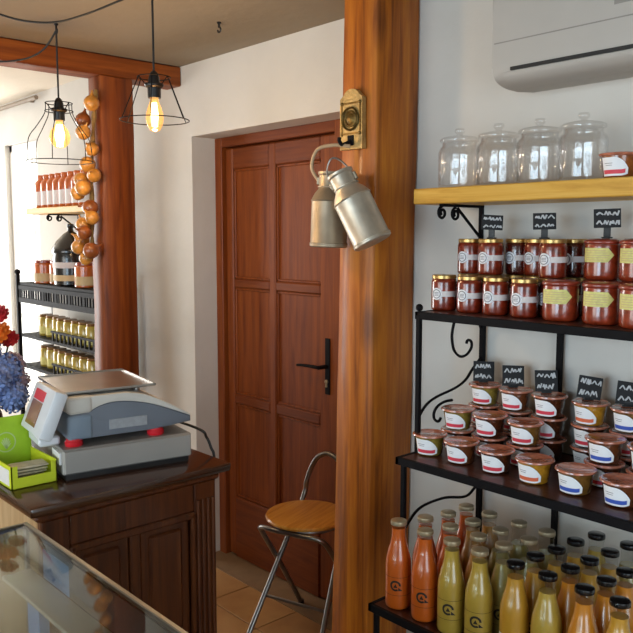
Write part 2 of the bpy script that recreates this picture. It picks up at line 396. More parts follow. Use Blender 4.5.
# windows
def window(n, x0, x1, z0, z1, y0, mull, axis='x'):
    w = struct(n)
    def bx(mb, a0, a1, b0, b1, d0, d1, bev=0.004):
        if axis == 'x': mb.box((a0, y0+d0, b0), (a1, y0+d1, b1), bev)
        else: mb.box((y0+d0, a0, b0), (y0+d1, a1, b1), bev)
    f = MB()
    for a0, a1, b0, b1 in ((x0, x0+0.05, z0, z1), (x1-0.05, x1, z0, z1), (x0, x1, z0, z0+0.05), (x0, x1, z1-0.05, z1)): bx(f, a0, a1, b0, b1, 0, 0.06)
    build('window_frame', f, 'window_white', w, smooth=False)
    xs = [x0+0.05]+list(mull[0])+[x1-0.05]; zs = [z0+0.05]+list(mull[1])+[z1-0.05]
    for m in mull[0]: g = MB(); bx(g, m-0.02, m+0.02, z0+0.05, z1-0.05, 0.005, 0.055); build('mullion', g, 'window_white', w, smooth=False)
    for m in mull[1]: g = MB(); bx(g, x0+0.05, x1-0.05, m-0.015, m+0.015, 0.01, 0.05); build('glazing_bar', g, 'window_white', w, smooth=False)
    for i in range(len(xs)-1):
        for j in range(len(zs)-1):
            g = MB(); bx(g, xs[i], xs[i+1], zs[j], zs[j+1], 0.027, 0.033, 0); build('pane', g, 'pane_glass', w, smooth=False)
    return w
window('window_1', -5.52, -4.98, 0.45, 2.22, YW+0.03, ([-5.16], [1.05, 1.62]))
window('window_2', -3.25, -1.45, 0.45, 2.35, -3.04, ([-2.35], []))
window('window_3', -1.25, 0.55, 0.45, 2.35, -3.04, ([-0.35], []))
window('window_4', 0.2, 1.6, 0.3, 2.3, -6.45, ([0.9], []), 'y')
window('added_window_5', -0.95, 0.75, 0.4, 2.2, 1.64, ([-0.1], []), 'y')  # unseen window, added along with the side light
cr = MB(); cr.tube([(-6.3, YW-0.05, 2.455), (-4.84, YW-0.05, 2.455)], 0.014, 10)
for x in (-6.2, -5.0): cr.box((x-0.01, YW-0.05, 2.447), (x+0.01, YW, 2.463))
tag(build('curtain_rail', cr, 'curtain_rail'), 'thin brown wooden curtain rail above the bright far window', 'curtain rail')

# ------------------------------------------------------------------ timber posts and beam
def skew_post(name, bot, top, z0, z1, mat, label, n=9, jit=0.003, seed=1):
    rnd = random.Random(seed)
    x0 = (bot[0]+bot[1])/2; y0 = (bot[2]+bot[3])/2
    vs, fs = [], []; b = 0.007
    for i in range(n+1):
        t = i/n; z = z0+(z1-z0)*t
        xa, xb, ya, yb = [bot[k]+(top[k]-bot[k])*t for k in range(4)]
        j = [rnd.uniform(-jit, jit)*(0 if i in (0, n) else 1) for _ in range(4)]
        xa += j[0]; xb += j[1]; ya += j[2]
        for x, y in ((xa+b, ya), (xb-b, ya), (xb, ya+b), (xb, yb-b), (xb-b, yb), (xa+b, yb), (xa, yb-b), (xa, ya+b)): vs.append((x-x0, y-y0, z-z0))
    for i in range(n):
        for k in range(8):
            k2 = (k+1) % 8; fs.append((i*8+k, i*8+k2, i*8+8+k2, i*8+8+k))
    fs.append(tuple(range(7, -1, -1))); fs.append(tuple(range(n*8, n*8+8)))
    mb = MB(); mb.add(vs, fs); o = build(name, mb, mat, smooth=True, angle=50); o.location = (x0, y0, z0)
    return tag(o, label, 'post')
skew_post('timber_post', (-1.985, -1.80, 1.855, 2.069), (-1.934, -1.777, 1.862, 2.069), 0.0, 2.399, 'oak_post', 'thick orange-brown oak post in the middle with milk cans hanging on it', seed=3)
skew_post('timber_post', (-3.39, -3.262, 1.645, 1.815), (-3.378, -3.262, 1.65, 1.815), 0.0, 2.305, 'red_post', 'reddish-brown timber post behind the scale under the short beam', seed=5)
bmv = MB(); bmv.box((-0.062, -1.5, -0.046), (0.062, 1.069, 0.046), 0.006)
b = build('timber_beam', bmv, 'red_beam'); b.location = (-3.322, 1.0, 2.353); tag(b, 'short reddish-brown ceiling beam resting on the left post', 'beam')

# ------------------------------------------------------------------ plaque, hook and milk cans
pq = thing('hook_plaque', 'old brass plaque with a round medallion and black hook on the oak post', 'plaque', (-1.873, 1.855, 1.885))
poly = [(-0.052, 0), (0.052, 0), (0.052, 0.165)]+cr2([(0.052, 0.165), (0.035, 0.178), (0.022, 0.19), (0, 0.195), (-0.022, 0.19), (-0.035, 0.178), (-0.052, 0.165)], 3)
mb = MB(); mb.prism(poly, -0.016, 0.002); build('plate', mb, 'brass', pq, smooth=False)
R90 = Matrix.Rotation(PI/2, 4, 'X')
mb = MB(); mb.lathe([(0.036, 0), (0.04, 0.006), (0.036, 0.011), (0.032, 0.006)], 28, Matrix.Translation((0, -0.015, 0.098)) @ R90, closed=True)
mb.lathe([(0.026, 0), (0.028, 0.005), (0.022, 0.008), (0.018, 0.004), (0.010, 0.010), (0, 0.012)], 28, Matrix.Translation((0, -0.015, 0.098)) @ R90); build('medallion', mb, 'brass_old', pq)
mb = MB()
for x, z in ((-0.042, 0.05), (0.042, 0.05), (-0.042, 0.15), (0.042, 0.15)): mb.sphere((x, -0.016, z), 0.006, 10, 6)
mb.box((-0.046, -0.018, 0.048), (0.046, -0.0155, 0.054)); mb.box((-0.046, -0.018, 0.146), (0.046, -0.0155, 0.152)); mb.box((-0.046, -0.018, 0.048), (-0.04, -0.0155, 0.152)); mb.box((0.04, -0.018, 0.048), (0.046, -0.0155, 0.152)); build('raised_border', mb, 'brass_old', pq)
mb = MB(); mb.tube(spline([(0.0, -0.012, 0.03), (0, -0.03, 0.02), (0, -0.055, 0.012), (0, -0.068, 0.022), (0, -0.068, 0.034)]), 0.0065); mb.box((-0.014, -0.02, 0.012), (0.014, -0.012, 0.045), 0.002); build('hook', mb, 'black_iron', pq)

def milk_can(label, loc, rot, mat, bail, bmat):
    t = thing('milk_can', label, 'milk can', loc, 0, 'old milk cans on the post hook'); t.rotation_euler = rot
    prof = [(0, 0), (0.058, 0), (0.063, 0.004), (0.063, 0.012), (0.061, 0.016), (0.061, 0.15), (0.0635, 0.154), (0.061, 0.158), (0.052, 0.176), (0.041, 0.19), (0.039, 0.196), (0.039, 0.235), (0.043, 0.24), (0.043, 0.247), (0.039, 0.248), (0.036, 0.24), (0.036, 0.2)]
    mb = MB(); mb.lathe(prof, 36); build('can_body', mb, mat, t, angle=30)
    for R_, z_ in ((0.062, 0.012), (0.0405, 0.198)): mb = MB(); mb.ring(R_, 0.0025, z_, 36); build('rim_band', mb, mat, t)
    for sx in (-1, 1): mb = MB(); mb.box((sx*0.041-0.005, -0.009, 0.205), (sx*0.041+0.005, 0.009, 0.23), 0.002); build('ear', mb, 'tin_dark', t)
    mb = MB(); mb.tube(spline(bail), 0.003 if bmat != 'leather' else 0.006, 8); build('bail_handle', mb, bmat, t)
    return t
milk_can('tilted silvery milk can hanging in front of the oak post', (-1.705, 1.775, 1.578), (math.radians(-4), math.radians(-27), math.radians(35)), 'tin',
         [(-0.041, 0, 0.218), (-0.035, 0, 0.27), (-0.005, 0, 0.3), (0.02, 0, 0.28), (0.041, 0, 0.218)], 'stool_tube')
milk_can('upright tan-necked milk can hanging behind the tilted one, beside the door', (-1.912, 1.775, 1.562), (0, math.radians(2), math.radians(35)), 'tin_dark',
         [(-0.041, 0, 0.218), (-0.066, 0, 0.262), (-0.05, 0, 0.318), (0.0, 0, 0.334), (0.06, 0.0, 0.332)], 'leather')

# ------------------------------------------------------------------ air conditioner
ac = thing('air_conditioner', 'white wall-mounted air conditioner above the glass jars', 'air conditioner', (-1.0, YW, 2.012))
def yz_prism(prof, x0, x1):  # profile in y-z, extruded along x
    mb = MB(); mb.prism(prof, x0, x1, Matrix(((0, 1, 0, 0), (1, 0, 0, 0), (0, 0, 1, 0), (0, 0, 0, 1)))); return mb
prof = [(0, 0.012), (-0.08, 0.004)] + cr2([(-0.08, 0.004), (-0.14, 0.006), (-0.185, 0.018), (-0.203, 0.04), (-0.208, 0.08), (-0.208, 0.2), (-0.198, 0.27), (-0.17, 0.285)], 4) + [(0, 0.29)]
build('casing', yz_prism(prof, -0.335, 0.6), 'ac_white', ac, angle=30)
p2 = cr2([(-0.12, 0.001), (-0.175, 0.008), (-0.2, 0.022), (-0.208, 0.036)], 4); p2 += [(y+0.012, z+0.004) for y, z in reversed(p2)]
build('louvre_flap', yz_prism(p2, -0.30, 0.56), 'ac_white', ac, angle=30)
build('air_slot', yz_prism([(-0.20, 0.039), (-0.2095, 0.039), (-0.2097, 0.048), (-0.20, 0.048)], -0.275, 0.57), 'ac_dark', ac)
build('panel_seam', yz_prism([(-0.2, 0.116), (-0.2088, 0.116), (-0.2088, 0.1195), (-0.2, 0.1195)], -0.33, 0.6), 'ac_grey', ac)
build('end_cap', yz_prism([(-0.02, 0.02), (-0.13, 0.014), (-0.175, 0.028), (-0.192, 0.06), (-0.195, 0.26), (-0.02, 0.27)], -0.347, -0.334), 'ac_white', ac, angle=30)
mb = MB(); mb.lathe([(0, 0), (0.009, 0), (0.009, 0.004), (0, 0.004)], 16, Matrix.Translation((-0.347, -0.16, 0.06)) @ Matrix.Rotation(-PI/2, 4, 'Y')); build('screw_cap', mb, 'ac_grey', ac)
mb = MB(); mb.box((0.02, -0.2095, 0.15), (0.12, -0.2, 0.163)); build('badge', mb, 'ac_grey', ac)

# ------------------------------------------------------------------ pine shelf with bracket and glass jars
sh = MB(); sh.box((-0.505, -0.115, -0.0235), (0.505, 0.115, 0.0235), 0.003); s_ = build('wall_shelf', sh, 'pine_shelf', smooth=False); s_.location = (-1.095, 1.955, 1.7195)
tag(s_, 'yellow pine wall shelf carrying the row of clear glass jars', 'shelf')
def shelf_bracket(label, x, y, z, k=1.0):
    t = thing('shelf_bracket', label, 'bracket', (x, y, z))
    mb = MB(); mb.box((-0.008, -0.008, -0.16*k), (0.008, 0.0, 0.0), 0.001); build('wall_bar', mb, 'black_iron', t, smooth=False)
    mb = MB(); mb.box((-0.008, -0.205*k, -0.008), (0.008, 0.0, 0.0), 0.001); build('arm', mb, 'black_iron', t, smooth=False)
    mb = MB(); mb.tube([(0, -0.01, -0.1*k), (0, -0.125*k, -0.012)], 0.005, 6); build('brace', mb, 'black_iron', t)
    for yy, zc, r0, sgn in ((-0.2*k, -0.027*k, 0.02*k, 1), (-0.135*k, -0.03*k, 0.02*k, 1)):
        pts = []
        for i in range(22):
            a = PI/2+sgn*i*0.42; r = r0*(1-i/30); pts.append((0, yy+r*math.cos(a), zc+r*math.sin(a)))
        mb = MB(); mb.tube(pts, 0.0045, 6); build('scroll', mb, 'black_iron', t)
    return t
shelf_bracket('black wrought-iron bracket with scrolls under the pine shelf', -1.51, YW, 1.696)

def glass_jar(label):
    t = thing('glass_jar', label, 'glass jar', group='empty glass jars on the pine shelf')
    outer = [(0, 0), (0.055, 0), (0.061, 0.004), (0.062, 0.012), (0.062, 0.108), (0.058, 0.12), (0.052, 0.127), (0.051, 0.136)]
    inner = [(0.048, 0.136), (0.049, 0.126), (0.055, 0.118), (0.0585, 0.107), (0.0585, 0.012), (0.053, 0.008), (0, 0.008)]
    seg = 96; mb = MB(); mb.lathe(outer+inner, seg)
    mb.v = [(x*(1+0.016*math.cos(16*math.atan2(y, x))) if 0.01 < z < 0.112 else x, y*(1+0.016*math.cos(16*math.atan2(y, x))) if 0.01 < z < 0.112 else y, z) for x, y, z in mb.v]
    build('jar_body', mb, 'clear_glass', t, angle=60)
    lid = [(0, 0.137), (0.05, 0.137), (0.0575, 0.139), (0.059, 0.143), (0.057, 0.147), (0.05, 0.151), (0.03, 0.155), (0.012, 0.157), (0.008, 0.16), (0.009, 0.163), (0.014, 0.167), (0.015, 0.173), (0.012, 0.178), (0, 0.18)]
    mb = MB(); mb.lathe(lid, 40); build('jar_lid', mb, 'clear_glass', t, angle=50)
    return t
gj = glass_jar('')
for i, (x, y) in enumerate(((-1.492, 1.925), (-1.352, 1.925), (-1.217, 1.925), (-1.083, 1.92))):
    place(gj, 'clear glass jar with knob lid on the pine shelf, %s from the left' % ORD[i], (x, y, 1.743), face_cam(x, y))

# ------------------------------------------------------------------ black iron display rack
XR, X2 = -1.483, -0.62
rk = thing('display_rack', 'tall black wrought-iron rack with three stocked shelves at the right', 'rack', (XR, 2.05, 0))
SHELVES = ((1.38, 1.733), (0.96, 1.655), (0.55, 1.545))
def rp(n, mb, mat='black_iron', parent=None, smooth=True): return build(n, mb, mat, parent or rk, smooth)
for x in (XR, -1.208, -0.93, X2):
    mb = MB(); mb.box((x-XR-0.008, -0.008, 0), (x-XR+0.008, 0.008, 1.38 if x > -1.4 else 1.38), 0.001); rp('rear_upright', mb, smooth=False)
for si, (z, yf) in enumerate(SHELVES):
    mb = MB(); mb.box((-0.012, yf-2.05, z-0.022), (X2-XR+0.012, yf-2.05+0.012, z), 0.001); mb.box((-0.012, 0.0, z-0.022), (X2-XR+0.012, 0.01, z), 0.001)
    mb.box((-0.012, yf-2.05, z-0.022), (0.0, 0.01, z), 0.001); mb.box((X2-XR, yf-2.05, z-0.022), (X2-XR+0.012, 0.01, z), 0.001); fr = rp('shelf_frame', mb, smooth=False)
    mb = MB(); mb.box((0.0, yf-2.05+0.012, z-0.016), (X2-XR, 0.0, z-0.001), 0.001); rp('shelf_board', mb, 'shelf_brown', fr, False)
for (z1, yf), z0 in zip(SHELVES, (0.96, 0.55, 0.0)):
    for x in (XR, X2):
        mb = MB(); yy = yf-2.05+0.006+(0.018 if z1 < 1.3 else 0); mb.box((x-XR-0.007, yy-0.007, z0-(0.022 if z0 == 0.55 else 0)), (x-XR+0.007, yy+0.007, z1-0.01), 0.001); rp('front_upright', mb, smooth=False)
mb = MB(); mb.sphere((0, 1.733-2.05+0.006, 1.392), 0.011, 12, 8); rp('finial', mb)
def sc(pts, r=0.0045):
    mb = MB(); mb.tube(spline([(0, y-2.05, z) for y, z in pts], 5), r, 6); rp('scroll', mb)
sc([(1.742, 1.066), (1.775, 1.097), (1.822, 1.115), (1.913, 1.131), (1.965, 1.15), (2.0, 1.18), (2.046, 1.215)])
sc([(1.925, 1.365), (1.905, 1.34), (1.895, 1.31), (1.894, 1.285), (1.905, 1.25), (1.935, 1.228), (1.968, 1.23), (1.992, 1.25), (1.99, 1.27), (1.972, 1.275), (1.966, 1.265)])
sc([(1.985, 1.36), (2.012, 1.35), (2.028, 1.33), (2.038, 1.31)])
sc([(1.9, 1.095), (1.862, 1.095), (1.83, 1.086), (1.813, 1.068), (1.816, 1.048), (1.835, 1.038), (1.846, 1.048)])
sc([(1.69, 0.742), (1.73, 0.775), (1.778, 0.79), (1.873, 0.79), (1.96, 0.772), (2.0, 0.775), (2.04, 0.80)])
sc([(1.86, 0.935), (1.872, 0.88), (1.896, 0.856), (1.925, 0.84), (1.955, 0.85), (1.958, 0.868), (1.944, 0.872)])

# ---- tomato sauce jars on the top rack shelf
def tomato_jar(name, label, sauce, cap='gold_lid'):
    t = thing(name, label, 'jar')
    R = 0.0375
    mb = MB(); mb.lathe([(0, 0), (0.033, 0), (0.0365, 0.003), (R, 0.009), (R, 0.083), (0.036, 0.090), (0.0335, 0.094), (0, 0.094)], 30); body = build('jar_body', mb, sauce, t, angle=50)
    mb = MB(); mb.lathe([(0, 0.094), (0.0345, 0.094), (0.0358, 0.095), (0.0358, 0.1035), (0.034, 0.1055), (0.030, 0.105), (0, 0.1045)], 30); build('lid', mb, cap, t)
    A = [math.radians(a) for a in range(-62, 100, 9)]
    mb = MB(); mb.decal(R, [(a, 0.042, 0.058) for a in A]); lb = build('band_label', mb, 'label_grey', t)
    ac_ = math.radians(-40); rr = 0.0175
    mb = MB(); mb.decal(R, [(ac_+math.asin(max(-1, min(1, u)))*0+u*rr/R, 0.05-rr*math.sqrt(max(0, 1-u*u)), 0.05+rr*math.sqrt(max(0, 1-u*u))) for u in [k/8 for k in range(-8, 9)]], 0.0014); em = build('emblem', mb, 'emblem_grey', lb)
    mb = MB()
    for r_ in (0.0135,):
        for k in range(20):
            a0, a1 = 2*PI*k/20, 2*PI*(k+1)/20; vs = []
            for a, q in ((a0, r_), (a1, r_), (a1, r_-0.0022), (a0, r_-0.0022)):
                th = ac_+q*math.cos(a)/R; vs.append(((R+0.002)*math.sin(th), -(R+0.002)*math.cos(th), 0.05+q*math.sin(a)))
            mb.add(vs, [(0, 1, 2, 3)])
    for zq in (0.046, 0.05, 0.054): mb.decal(R, [(ac_+u/R, zq-0.0008, zq+0.0008) for u in (-0.007, 0, 0.007)], 0.002, 1)
    build('emblem_print', mb, 'emblem_ink', em)
    return t
def yellow_jar(name, label):
    t = thing(name, label, 'jar'); R = 0.046
    mb = MB(); mb.lathe([(0, 0), (0.041, 0), (0.045, 0.004), (R, 0.012), (R, 0.085), (0.045, 0.092), (0, 0.092)], 32); build('jar_body', mb, 'tomato_bright', t, angle=50)
    mb = MB(); mb.lathe([(0, 0.0925), (0.046, 0.0925), (0.0485, 0.095), (0.0485, 0.1), (0.0465, 0.103), (0.04, 0.104), (0.034, 0.107), (0, 0.1075)], 32); build('lid', mb, 'seal_red', t, angle=50)
    cols = [(math.radians(a), 0.046, 0.083) for a in range(-72, 15, 8)]+[(math.radians(14), 0.046, 0.083), (math.radians(24), 0.0555, 0.0735), (math.radians(34), 0.0642, 0.0648)]
    mb = MB(); mb.decal(R, cols); lb = build('arrow_label', mb, 'label_yellow', t)
    mb = MB()
    for zq, a1 in ((0.076, 8), (0.070, 14), (0.064, 20), (0.058, 14), (0.052, 2)): mb.decal(R, [(math.radians(a), zq-0.0008, zq+0.0008) for a in range(-60, a1+1, 6)], 0.0014, 1)
    build('label_print', mb, 'label_tan', lb)
    return t
tj = tomato_jar('sauce_jar', '', 'tomato'); tj2 = tomato_jar('sauce_jar', '', 'tomato_dark'); yj = yellow_jar('sauce_jar', '')
G = 'tomato sauce jars on the top rack shelf'
Z1 = 1.3795
low = [(-1.475, 1.842), (-1.381, 1.842), (-1.291, 1.842), (-1.197, 1.84)]
for i, (x, y) in enumerate(low):
    place(tj, 'red sauce jar with round-emblem band label, front row, %s from the left' % ORD[i], (x, y, Z1), face_cam(x, y, 0.08), G)
for i, (x, y) in enumerate([(-1.088, 1.842), (-0.973, 1.842), (-0.868, 1.825)]):
    place(yj, 'sauce jar with yellow arrow label, front row, %s of those' % ['leftmost', 'middle', 'rightmost'][i], (x, y, Z1), face_cam(x, y, 0.05), G)
ZU = Z1+0.1065
upb = [(-1.46, 1.945, 0, 'leftmost of the upper row'), (-1.372, 1.927, 0, 'under the leftmost high sign'), (-1.331, 2.004, 1, 'dark and half hidden in the upper row'),
       (-1.256, 1.99, 0, 'partly covered below the middle high sign'), (-1.153, 1.905, 0, 'nearest one under the middle high sign'), (-1.139, 1.994, 1, 'squeezed behind left of the upper yellow label')]
for x, y, k, d in upb:
    place((tj, tj2)[k], 'red sauce jar with band label, '+d, (x, y, ZU), face_cam(x, y, 0.05), G)
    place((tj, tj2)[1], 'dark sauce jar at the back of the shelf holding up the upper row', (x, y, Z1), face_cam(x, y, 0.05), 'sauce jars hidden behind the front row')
for i, (x, y) in enumerate([(-1.026, 1.937), (-0.925, 1.93)]):
    place(yj, 'sauce jar with yellow arrow label in the upper row, '+('under the big high sign' if i == 0 else 'cut by the right edge'), (x, y, ZU), face_cam(x, y, 0.05), G)
    place(yj, 'yellow-labelled sauce jar at the back holding up the upper yellow ones', (x, y, Z1), face_cam(x, y, 0.05), 'sauce jars hidden behind the front row')

# ---- chalk signs
def chalk_sign(label, loc, w, h, neck, rz, tilt, seed, roll=0.0):
    t = thing('chalk_sign', label, 'sign', loc, rz, 'small chalkboard signs')
    r = random.Random(seed)
    T = Matrix.Translation((0, 0, neck)) @ Matrix.Rotation(tilt, 4, 'X') @ Matrix.Rotation(roll, 4, 'Y')
    mb = MB(); mb.box((-w/2, -0.0015, 0), (w/2, 0.0015, h), 0.0006, T); bd = build('board', mb, 'chalkboard', t, smooth=False)
    mb = MB(); rows = 2
    for k in range(rows):
        zc = h*(0.5+k)/rows; hh = h/rows*0.27; x = -w*0.40
        while x < w*0.34:
            n_ = r.randrange(2, 5); wd = r.uniform(0.010, 0.018)
            P = [(min(x+wd*q/n_, w*0.43), zc+(hh if q % 2 else -hh)*r.uniform(0.35, 1.0)) for q in range(n_+1)]
            for (xa, za), (xb, zb) in zip(P[:-1], P[1:]): mb.tube([(xa, -0.0021, za), (xb, -0.0021, zb)], r.uniform(0.0015, 0.0026), 4, Mx=T)
            x += wd+0.003
    build('chalk_marks', mb, 'chalk', bd, smooth=False)
    mb = MB(); mb.box((-0.009, 0.0, 0.0), (0.009, 0.005, neck+0.012), 0.001); mb.box((-0.014, -0.004, -0.0), (0.014, 0.012, 0.004), 0.001); build('stand', mb, 'black_plastic', t, smooth=False)
    return t
zt = ZU+0.1056
chalk_sign('small chalk sign above the second upper sauce jar, leftmost of the high signs', (-1.372, 1.93, zt), 0.062, 0.044, 0.026, face_cam(-1.37, 1.93, 0.1), -0.15, 1, 0.05)
chalk_sign('small chalk sign in the middle of the three high signs', (-1.19, 1.92+0.0, zt), 0.062, 0.046, 0.026, face_cam(-1.19, 1.92, 0.1), -0.15, 2, -0.02)
chalk_sign('largest chalk sign standing above the yellow-labelled sauce jars', (-1.026, 1.957, zt+0.002), 0.068, 0.05, 0.028, face_cam(-1.0, 1.95, 0.1), -0.12, 3, -0.03)

# ---- terrine jars on the middle shelf
def terrine(label, pate, stripe, scale=1.0):
    t = thing('terrine_jar', label, 'jar')
    r0, r1, h = 0.037, 0.0445, 0.054
    Rz = lambda z: r0+(r1-r0)*min(1, max(0, z/h))
    mb = MB(); mb.lathe([(0, 0), (r0-0.004, 0), (r0, 0.004), (r1, h), (0, h)], 28); build('jar_body', mb, pate, t, angle=50)
    mb = MB(); mb.lathe([(0, h+0.0003), (r1+0.001, h+0.0003), (0.050, h+0.002), (0.0515, h+0.004), (0.051, h+0.007), (0.048, h+0.0085), (0.044, h+0.0085), (0.042, h+0.007), (0, h+0.007)], 32); build('lid', mb, 'lid_red', t, angle=45)
    def lab(a):  # teardrop outline: full height at left, rounded off to the right
        u = (a+70)/95.0
        top = 0.0505 - 0.030*max(0, u-0.5)**2*3.6
        bot = 0.005 + 0.010*max(0, u-0.7)**2*5
        return bot, max(bot+0.001, top)
    cols = []
    for a in range(-70, 26, 5):
        bt, tp_ = lab(a); cols.append((math.radians(a), bt, tp_))
    mb = MB(); mb.decal(Rz, cols); lb = build('paper_label', mb, 'label_white', t)
    mb = MB(); mb.decal(Rz, [(a, b+0.005, min(b+0.015, t_)) for a, b, t_ in cols[1:-2]], 0.0013, 2); build('label_stripe', mb, stripe, lb)
    mb = MB()
    for zq, aa, bb in ((0.036, -58, -22), (0.031, -54, -28)): mb.decal(Rz, [(math.radians(a), zq-0.0006, zq+0.0006) for a in range(aa, bb, 6)], 0.0013, 1)
    build('label_print', mb, 'emblem_ink', lb)
    return t
TP = {}
def terr(label, pate, stripe, loc, rz, group):
    k = (pate, stripe)
    if k not in TP: TP[k] = terrine('', 'pate_'+pate, 'label_'+stripe)
    return place(TP[k], label, loc, rz, group)
GT = 'terrine jars on the middle rack shelf'
Z2, HT = 0.9595, 0.0632
for i, (x, pt, st) in enumerate([(-1.453, 'olive', 'red'), (-1.338, 'brown', 'red'), (-1.22, 'dark', 'red'), (-1.1, 'mustard', 'orange'), (-0.982, 'umber', 'blue'), (-0.862, 'brown', 'blue')]):
    terr('terrine jar with %s-striped label, %s from the left in the bottom front row' % (st, ORD[i]), pt, st, (x, 1.76, Z2), face_cam(x, 1.76, random.Random(i).uniform(-0.05, 0.15)), GT)
for i, (x, pt, st) in enumerate([(-1.433, 'olive', 'red'), (-1.317, 'dark', 'red'), (-1.199, 'umber', 'red'), (-0.962, 'brown', 'blue'), (-0.848, 'brown', 'blue')]):
    y = 1.866
    terr('terrine jar with %s-striped label in the middle tier, %s from the left' % (st, ORD[i]), pt, st, (x, y, Z2+HT), face_cam(x, y, random.Random(20+i).uniform(-0.05, 0.15)), GT)
    terr('terrine jar at the back of the shelf under the upper tiers', 'dark', 'red', (x, y, Z2), face_cam(x, y), 'terrine jars hidden behind the bottom row')
TOP3 = [(-1.412, 'olive', 'red'), (-1.303, 'brown', 'red'), (-1.19, 'dark', 'red'), (-1.063, 'mustard', 'orange'), (-0.95, 'umber', 'blue')]
for i, (x, pt, st) in enumerate(TOP3):
    y = 1.972
    terr('terrine jar with %s-striped label in the topmost tier, %s from the left' % (st, ORD[i]), pt, st, (x, y, Z2+2*HT), face_cam(x, y, random.Random(40+i).uniform(-0.05, 0.15)), GT)
    terr('shadowed terrine jar directly under the %s topmost one' % ORD[i], 'dark', 'red', (x, y, Z2+HT), face_cam(x, y), GT)
    terr('terrine jar at the back of the shelf under the upper tiers', 'dark', 'red', (x, y, Z2), face_cam(x, y), 'terrine jars hidden behind the bottom row')
zt = Z2+3*HT-0.001
for i, (x, dy, ro) in enumerate([(-1.425, 0.0, 0.03), (-1.318, 0, 0.02), (-1.205, 0, -0.02), (-1.075, 0, 0.14), (-0.962, 0, 0.12)]):
    chalk_sign('square chalk price sign on the topmost terrine jars, %s from the left' % ORD[i], (x, 1.98+dy, zt), 0.064, 0.062, 0.004, face_cam(x, 1.98, 0.15), -0.25, 10+i, ro)
terr('single terrine jar with reddish label on the pine shelf beside the glass jars', 'rust', 'red', (-0.967, 1.893, 1.743), face_cam(-0.967, 1.893, 0.1), None)

# ---- juice bottles on the bottom shelf
def bottle(name, label, juice, cap, fill, logo=True, wlabel=False, cat='bottle'):
    t = thing(name, label, cat)
    prof = [(0, 0), (0.031, 0), (0.0355, 0.004), (0.0365, 0.012), (0.0365, 0.118)] + cr2([(0.0365, 0.118), (0.0345, 0.142), (0.029, 0.165), (0.0235, 0.184), (0.0205, 0.2), (0.0195, 0.215), (0.0195, 0.232)], 3)[1:] + [(0.022, 0.234), (0.022, 0.239), (0.0195, 0.241)]
    def rad(z):
        for (ra, za), (rb, zb) in zip(prof[:-1], prof[1:]):
            if za <= z <= zb and zb > za: return ra+(rb-ra)*(z-za)/(zb-za)
        return 0.019
    rf = rad(fill)
    mb = MB(); mb.lathe([q for q in prof if q[1] < fill]+[(rf, fill), (0, fill)], 28); build('bottle_body', mb, juice, t, angle=50)
    mb = MB(); mb.lathe([(rf, fill)]+[q for q in prof if q[1] > fill], 28); build('glass_neck', mb, 'bottle_glass', t, angle=50)
    mb = MB(); mb.lathe([(0, 0.252), (0.019, 0.252), (0.0222, 0.2505), (0.0228, 0.247), (0.0228, 0.24), (0.022, 0.239), (0.0198, 0.2385)], 24); mb.lathe([(0.0198, 0.2385), (0.0198, 0.2415), (0, 0.2415)], 24); cp = build('cap', mb, cap, t, angle=40)
    R = 0.0365
    if logo:
        mb = MB(); ac_ = math.radians(-12)
        for k in range(22):
            if k in (20, 21): continue
            a0, a1 = 2*PI*k/24, 2*PI*(k+1)/24; vs = []
            for a, q in ((a0, 0.0155), (a1, 0.0155), (a1, 0.0098), (a0, 0.0098)):
                th = ac_+q*math.cos(a)/R; vs.append(((R+0.0009)*math.sin(th), -(R+0.0009)*math.cos(th), 0.072+q*math.sin(a)))
            mb.add(vs, [(0, 1, 2, 3)])
        mb.decal(R, [(ac_+u/R, 0.0665-0.0*u, 0.0665+0.011*(1-abs(u)/0.006)+0.0002) for u in (-0.006, -0.003, 0, 0.003, 0.006)], 0.0009, 1)
        mb.decal(R, [(ac_+0.008/R+u/R, 0.058, 0.058+0.010*(1-u/0.012)+0.0002) for u in (0, 0.004, 0.008, 0.012)], 0.0009, 1)
        for zq in (0.096, 0.044): mb.decal(R, [(math.radians(a), zq-0.0005, zq+0.0005) for a in range(-75, 76, 10)], 0.0009, 1)
        build('printed_logo', mb, 'ink', t)
    if wlabel:
        mb = MB(); mb.decal(R, [(math.radians(a), 0.015, 0.075) for a in range(-75, 76, 10)]); build('paper_label', mb, 'label_white', t)
    return t
Z3 = 0.5495
BP = {}
def bot(label, juice, cap, fill, x, y, wl=False):
    k = (juice, cap, fill, wl)
    if k not in BP: BP[k] = bottle('juice_bottle', '', 'juice_'+juice, cap, fill, not wl, wl)
    place(BP[k], label, (x, y, Z3), face_cam(x, y, 0.0), 'juice bottles on the bottom rack shelf')
SV, BK = 'silver_cap', 'black_gloss'
rows = [
    [(-1.432, 'orange', SV, .23), (-1.335, 'orange', SV, .228), (-1.243, 'lemon', SV, .224), (-1.153, 'lemon', SV, .22), (-1.046, 'gold', BK, .214, 1), (-0.957, 'lemon', BK, .208), (-0.862, 'amber', BK, .216), (-0.777, 'gold', BK, .214)],
    [(-1.4, 'orange', SV, .228), (-1.31, 'orange', SV, .228), (-1.215, 'peach', SV, .215), (-1.134, 'pale', SV, .2), (-1.04, 'gold', BK, .208), (-0.943, 'amber', BK, .214), (-0.85, 'amber', BK, .214)],
    [(-1.38, 'orange', SV, .228), (-1.292, 'peach', SV, .224), (-1.2, 'pale', SV, .19), (-1.11, 'pale', SV, .19), (-1.028, 'gold', BK, .208), (-0.936, 'gold', BK, .214), (-0.842, 'amber', BK, .214)],
    [(-1.379, 'orange', SV, .224), (-1.296, 'peach', SV, .215), (-1.196, 'pale', SV, .19), (-1.108, 'pale', SV, .19), (-1.022, 'gold', BK, .208), (-0.926, 'gold', BK, .208)],
    [(-1.006, 'lemon', BK, .208), (-0.915, 'pale', BK, .195)]]
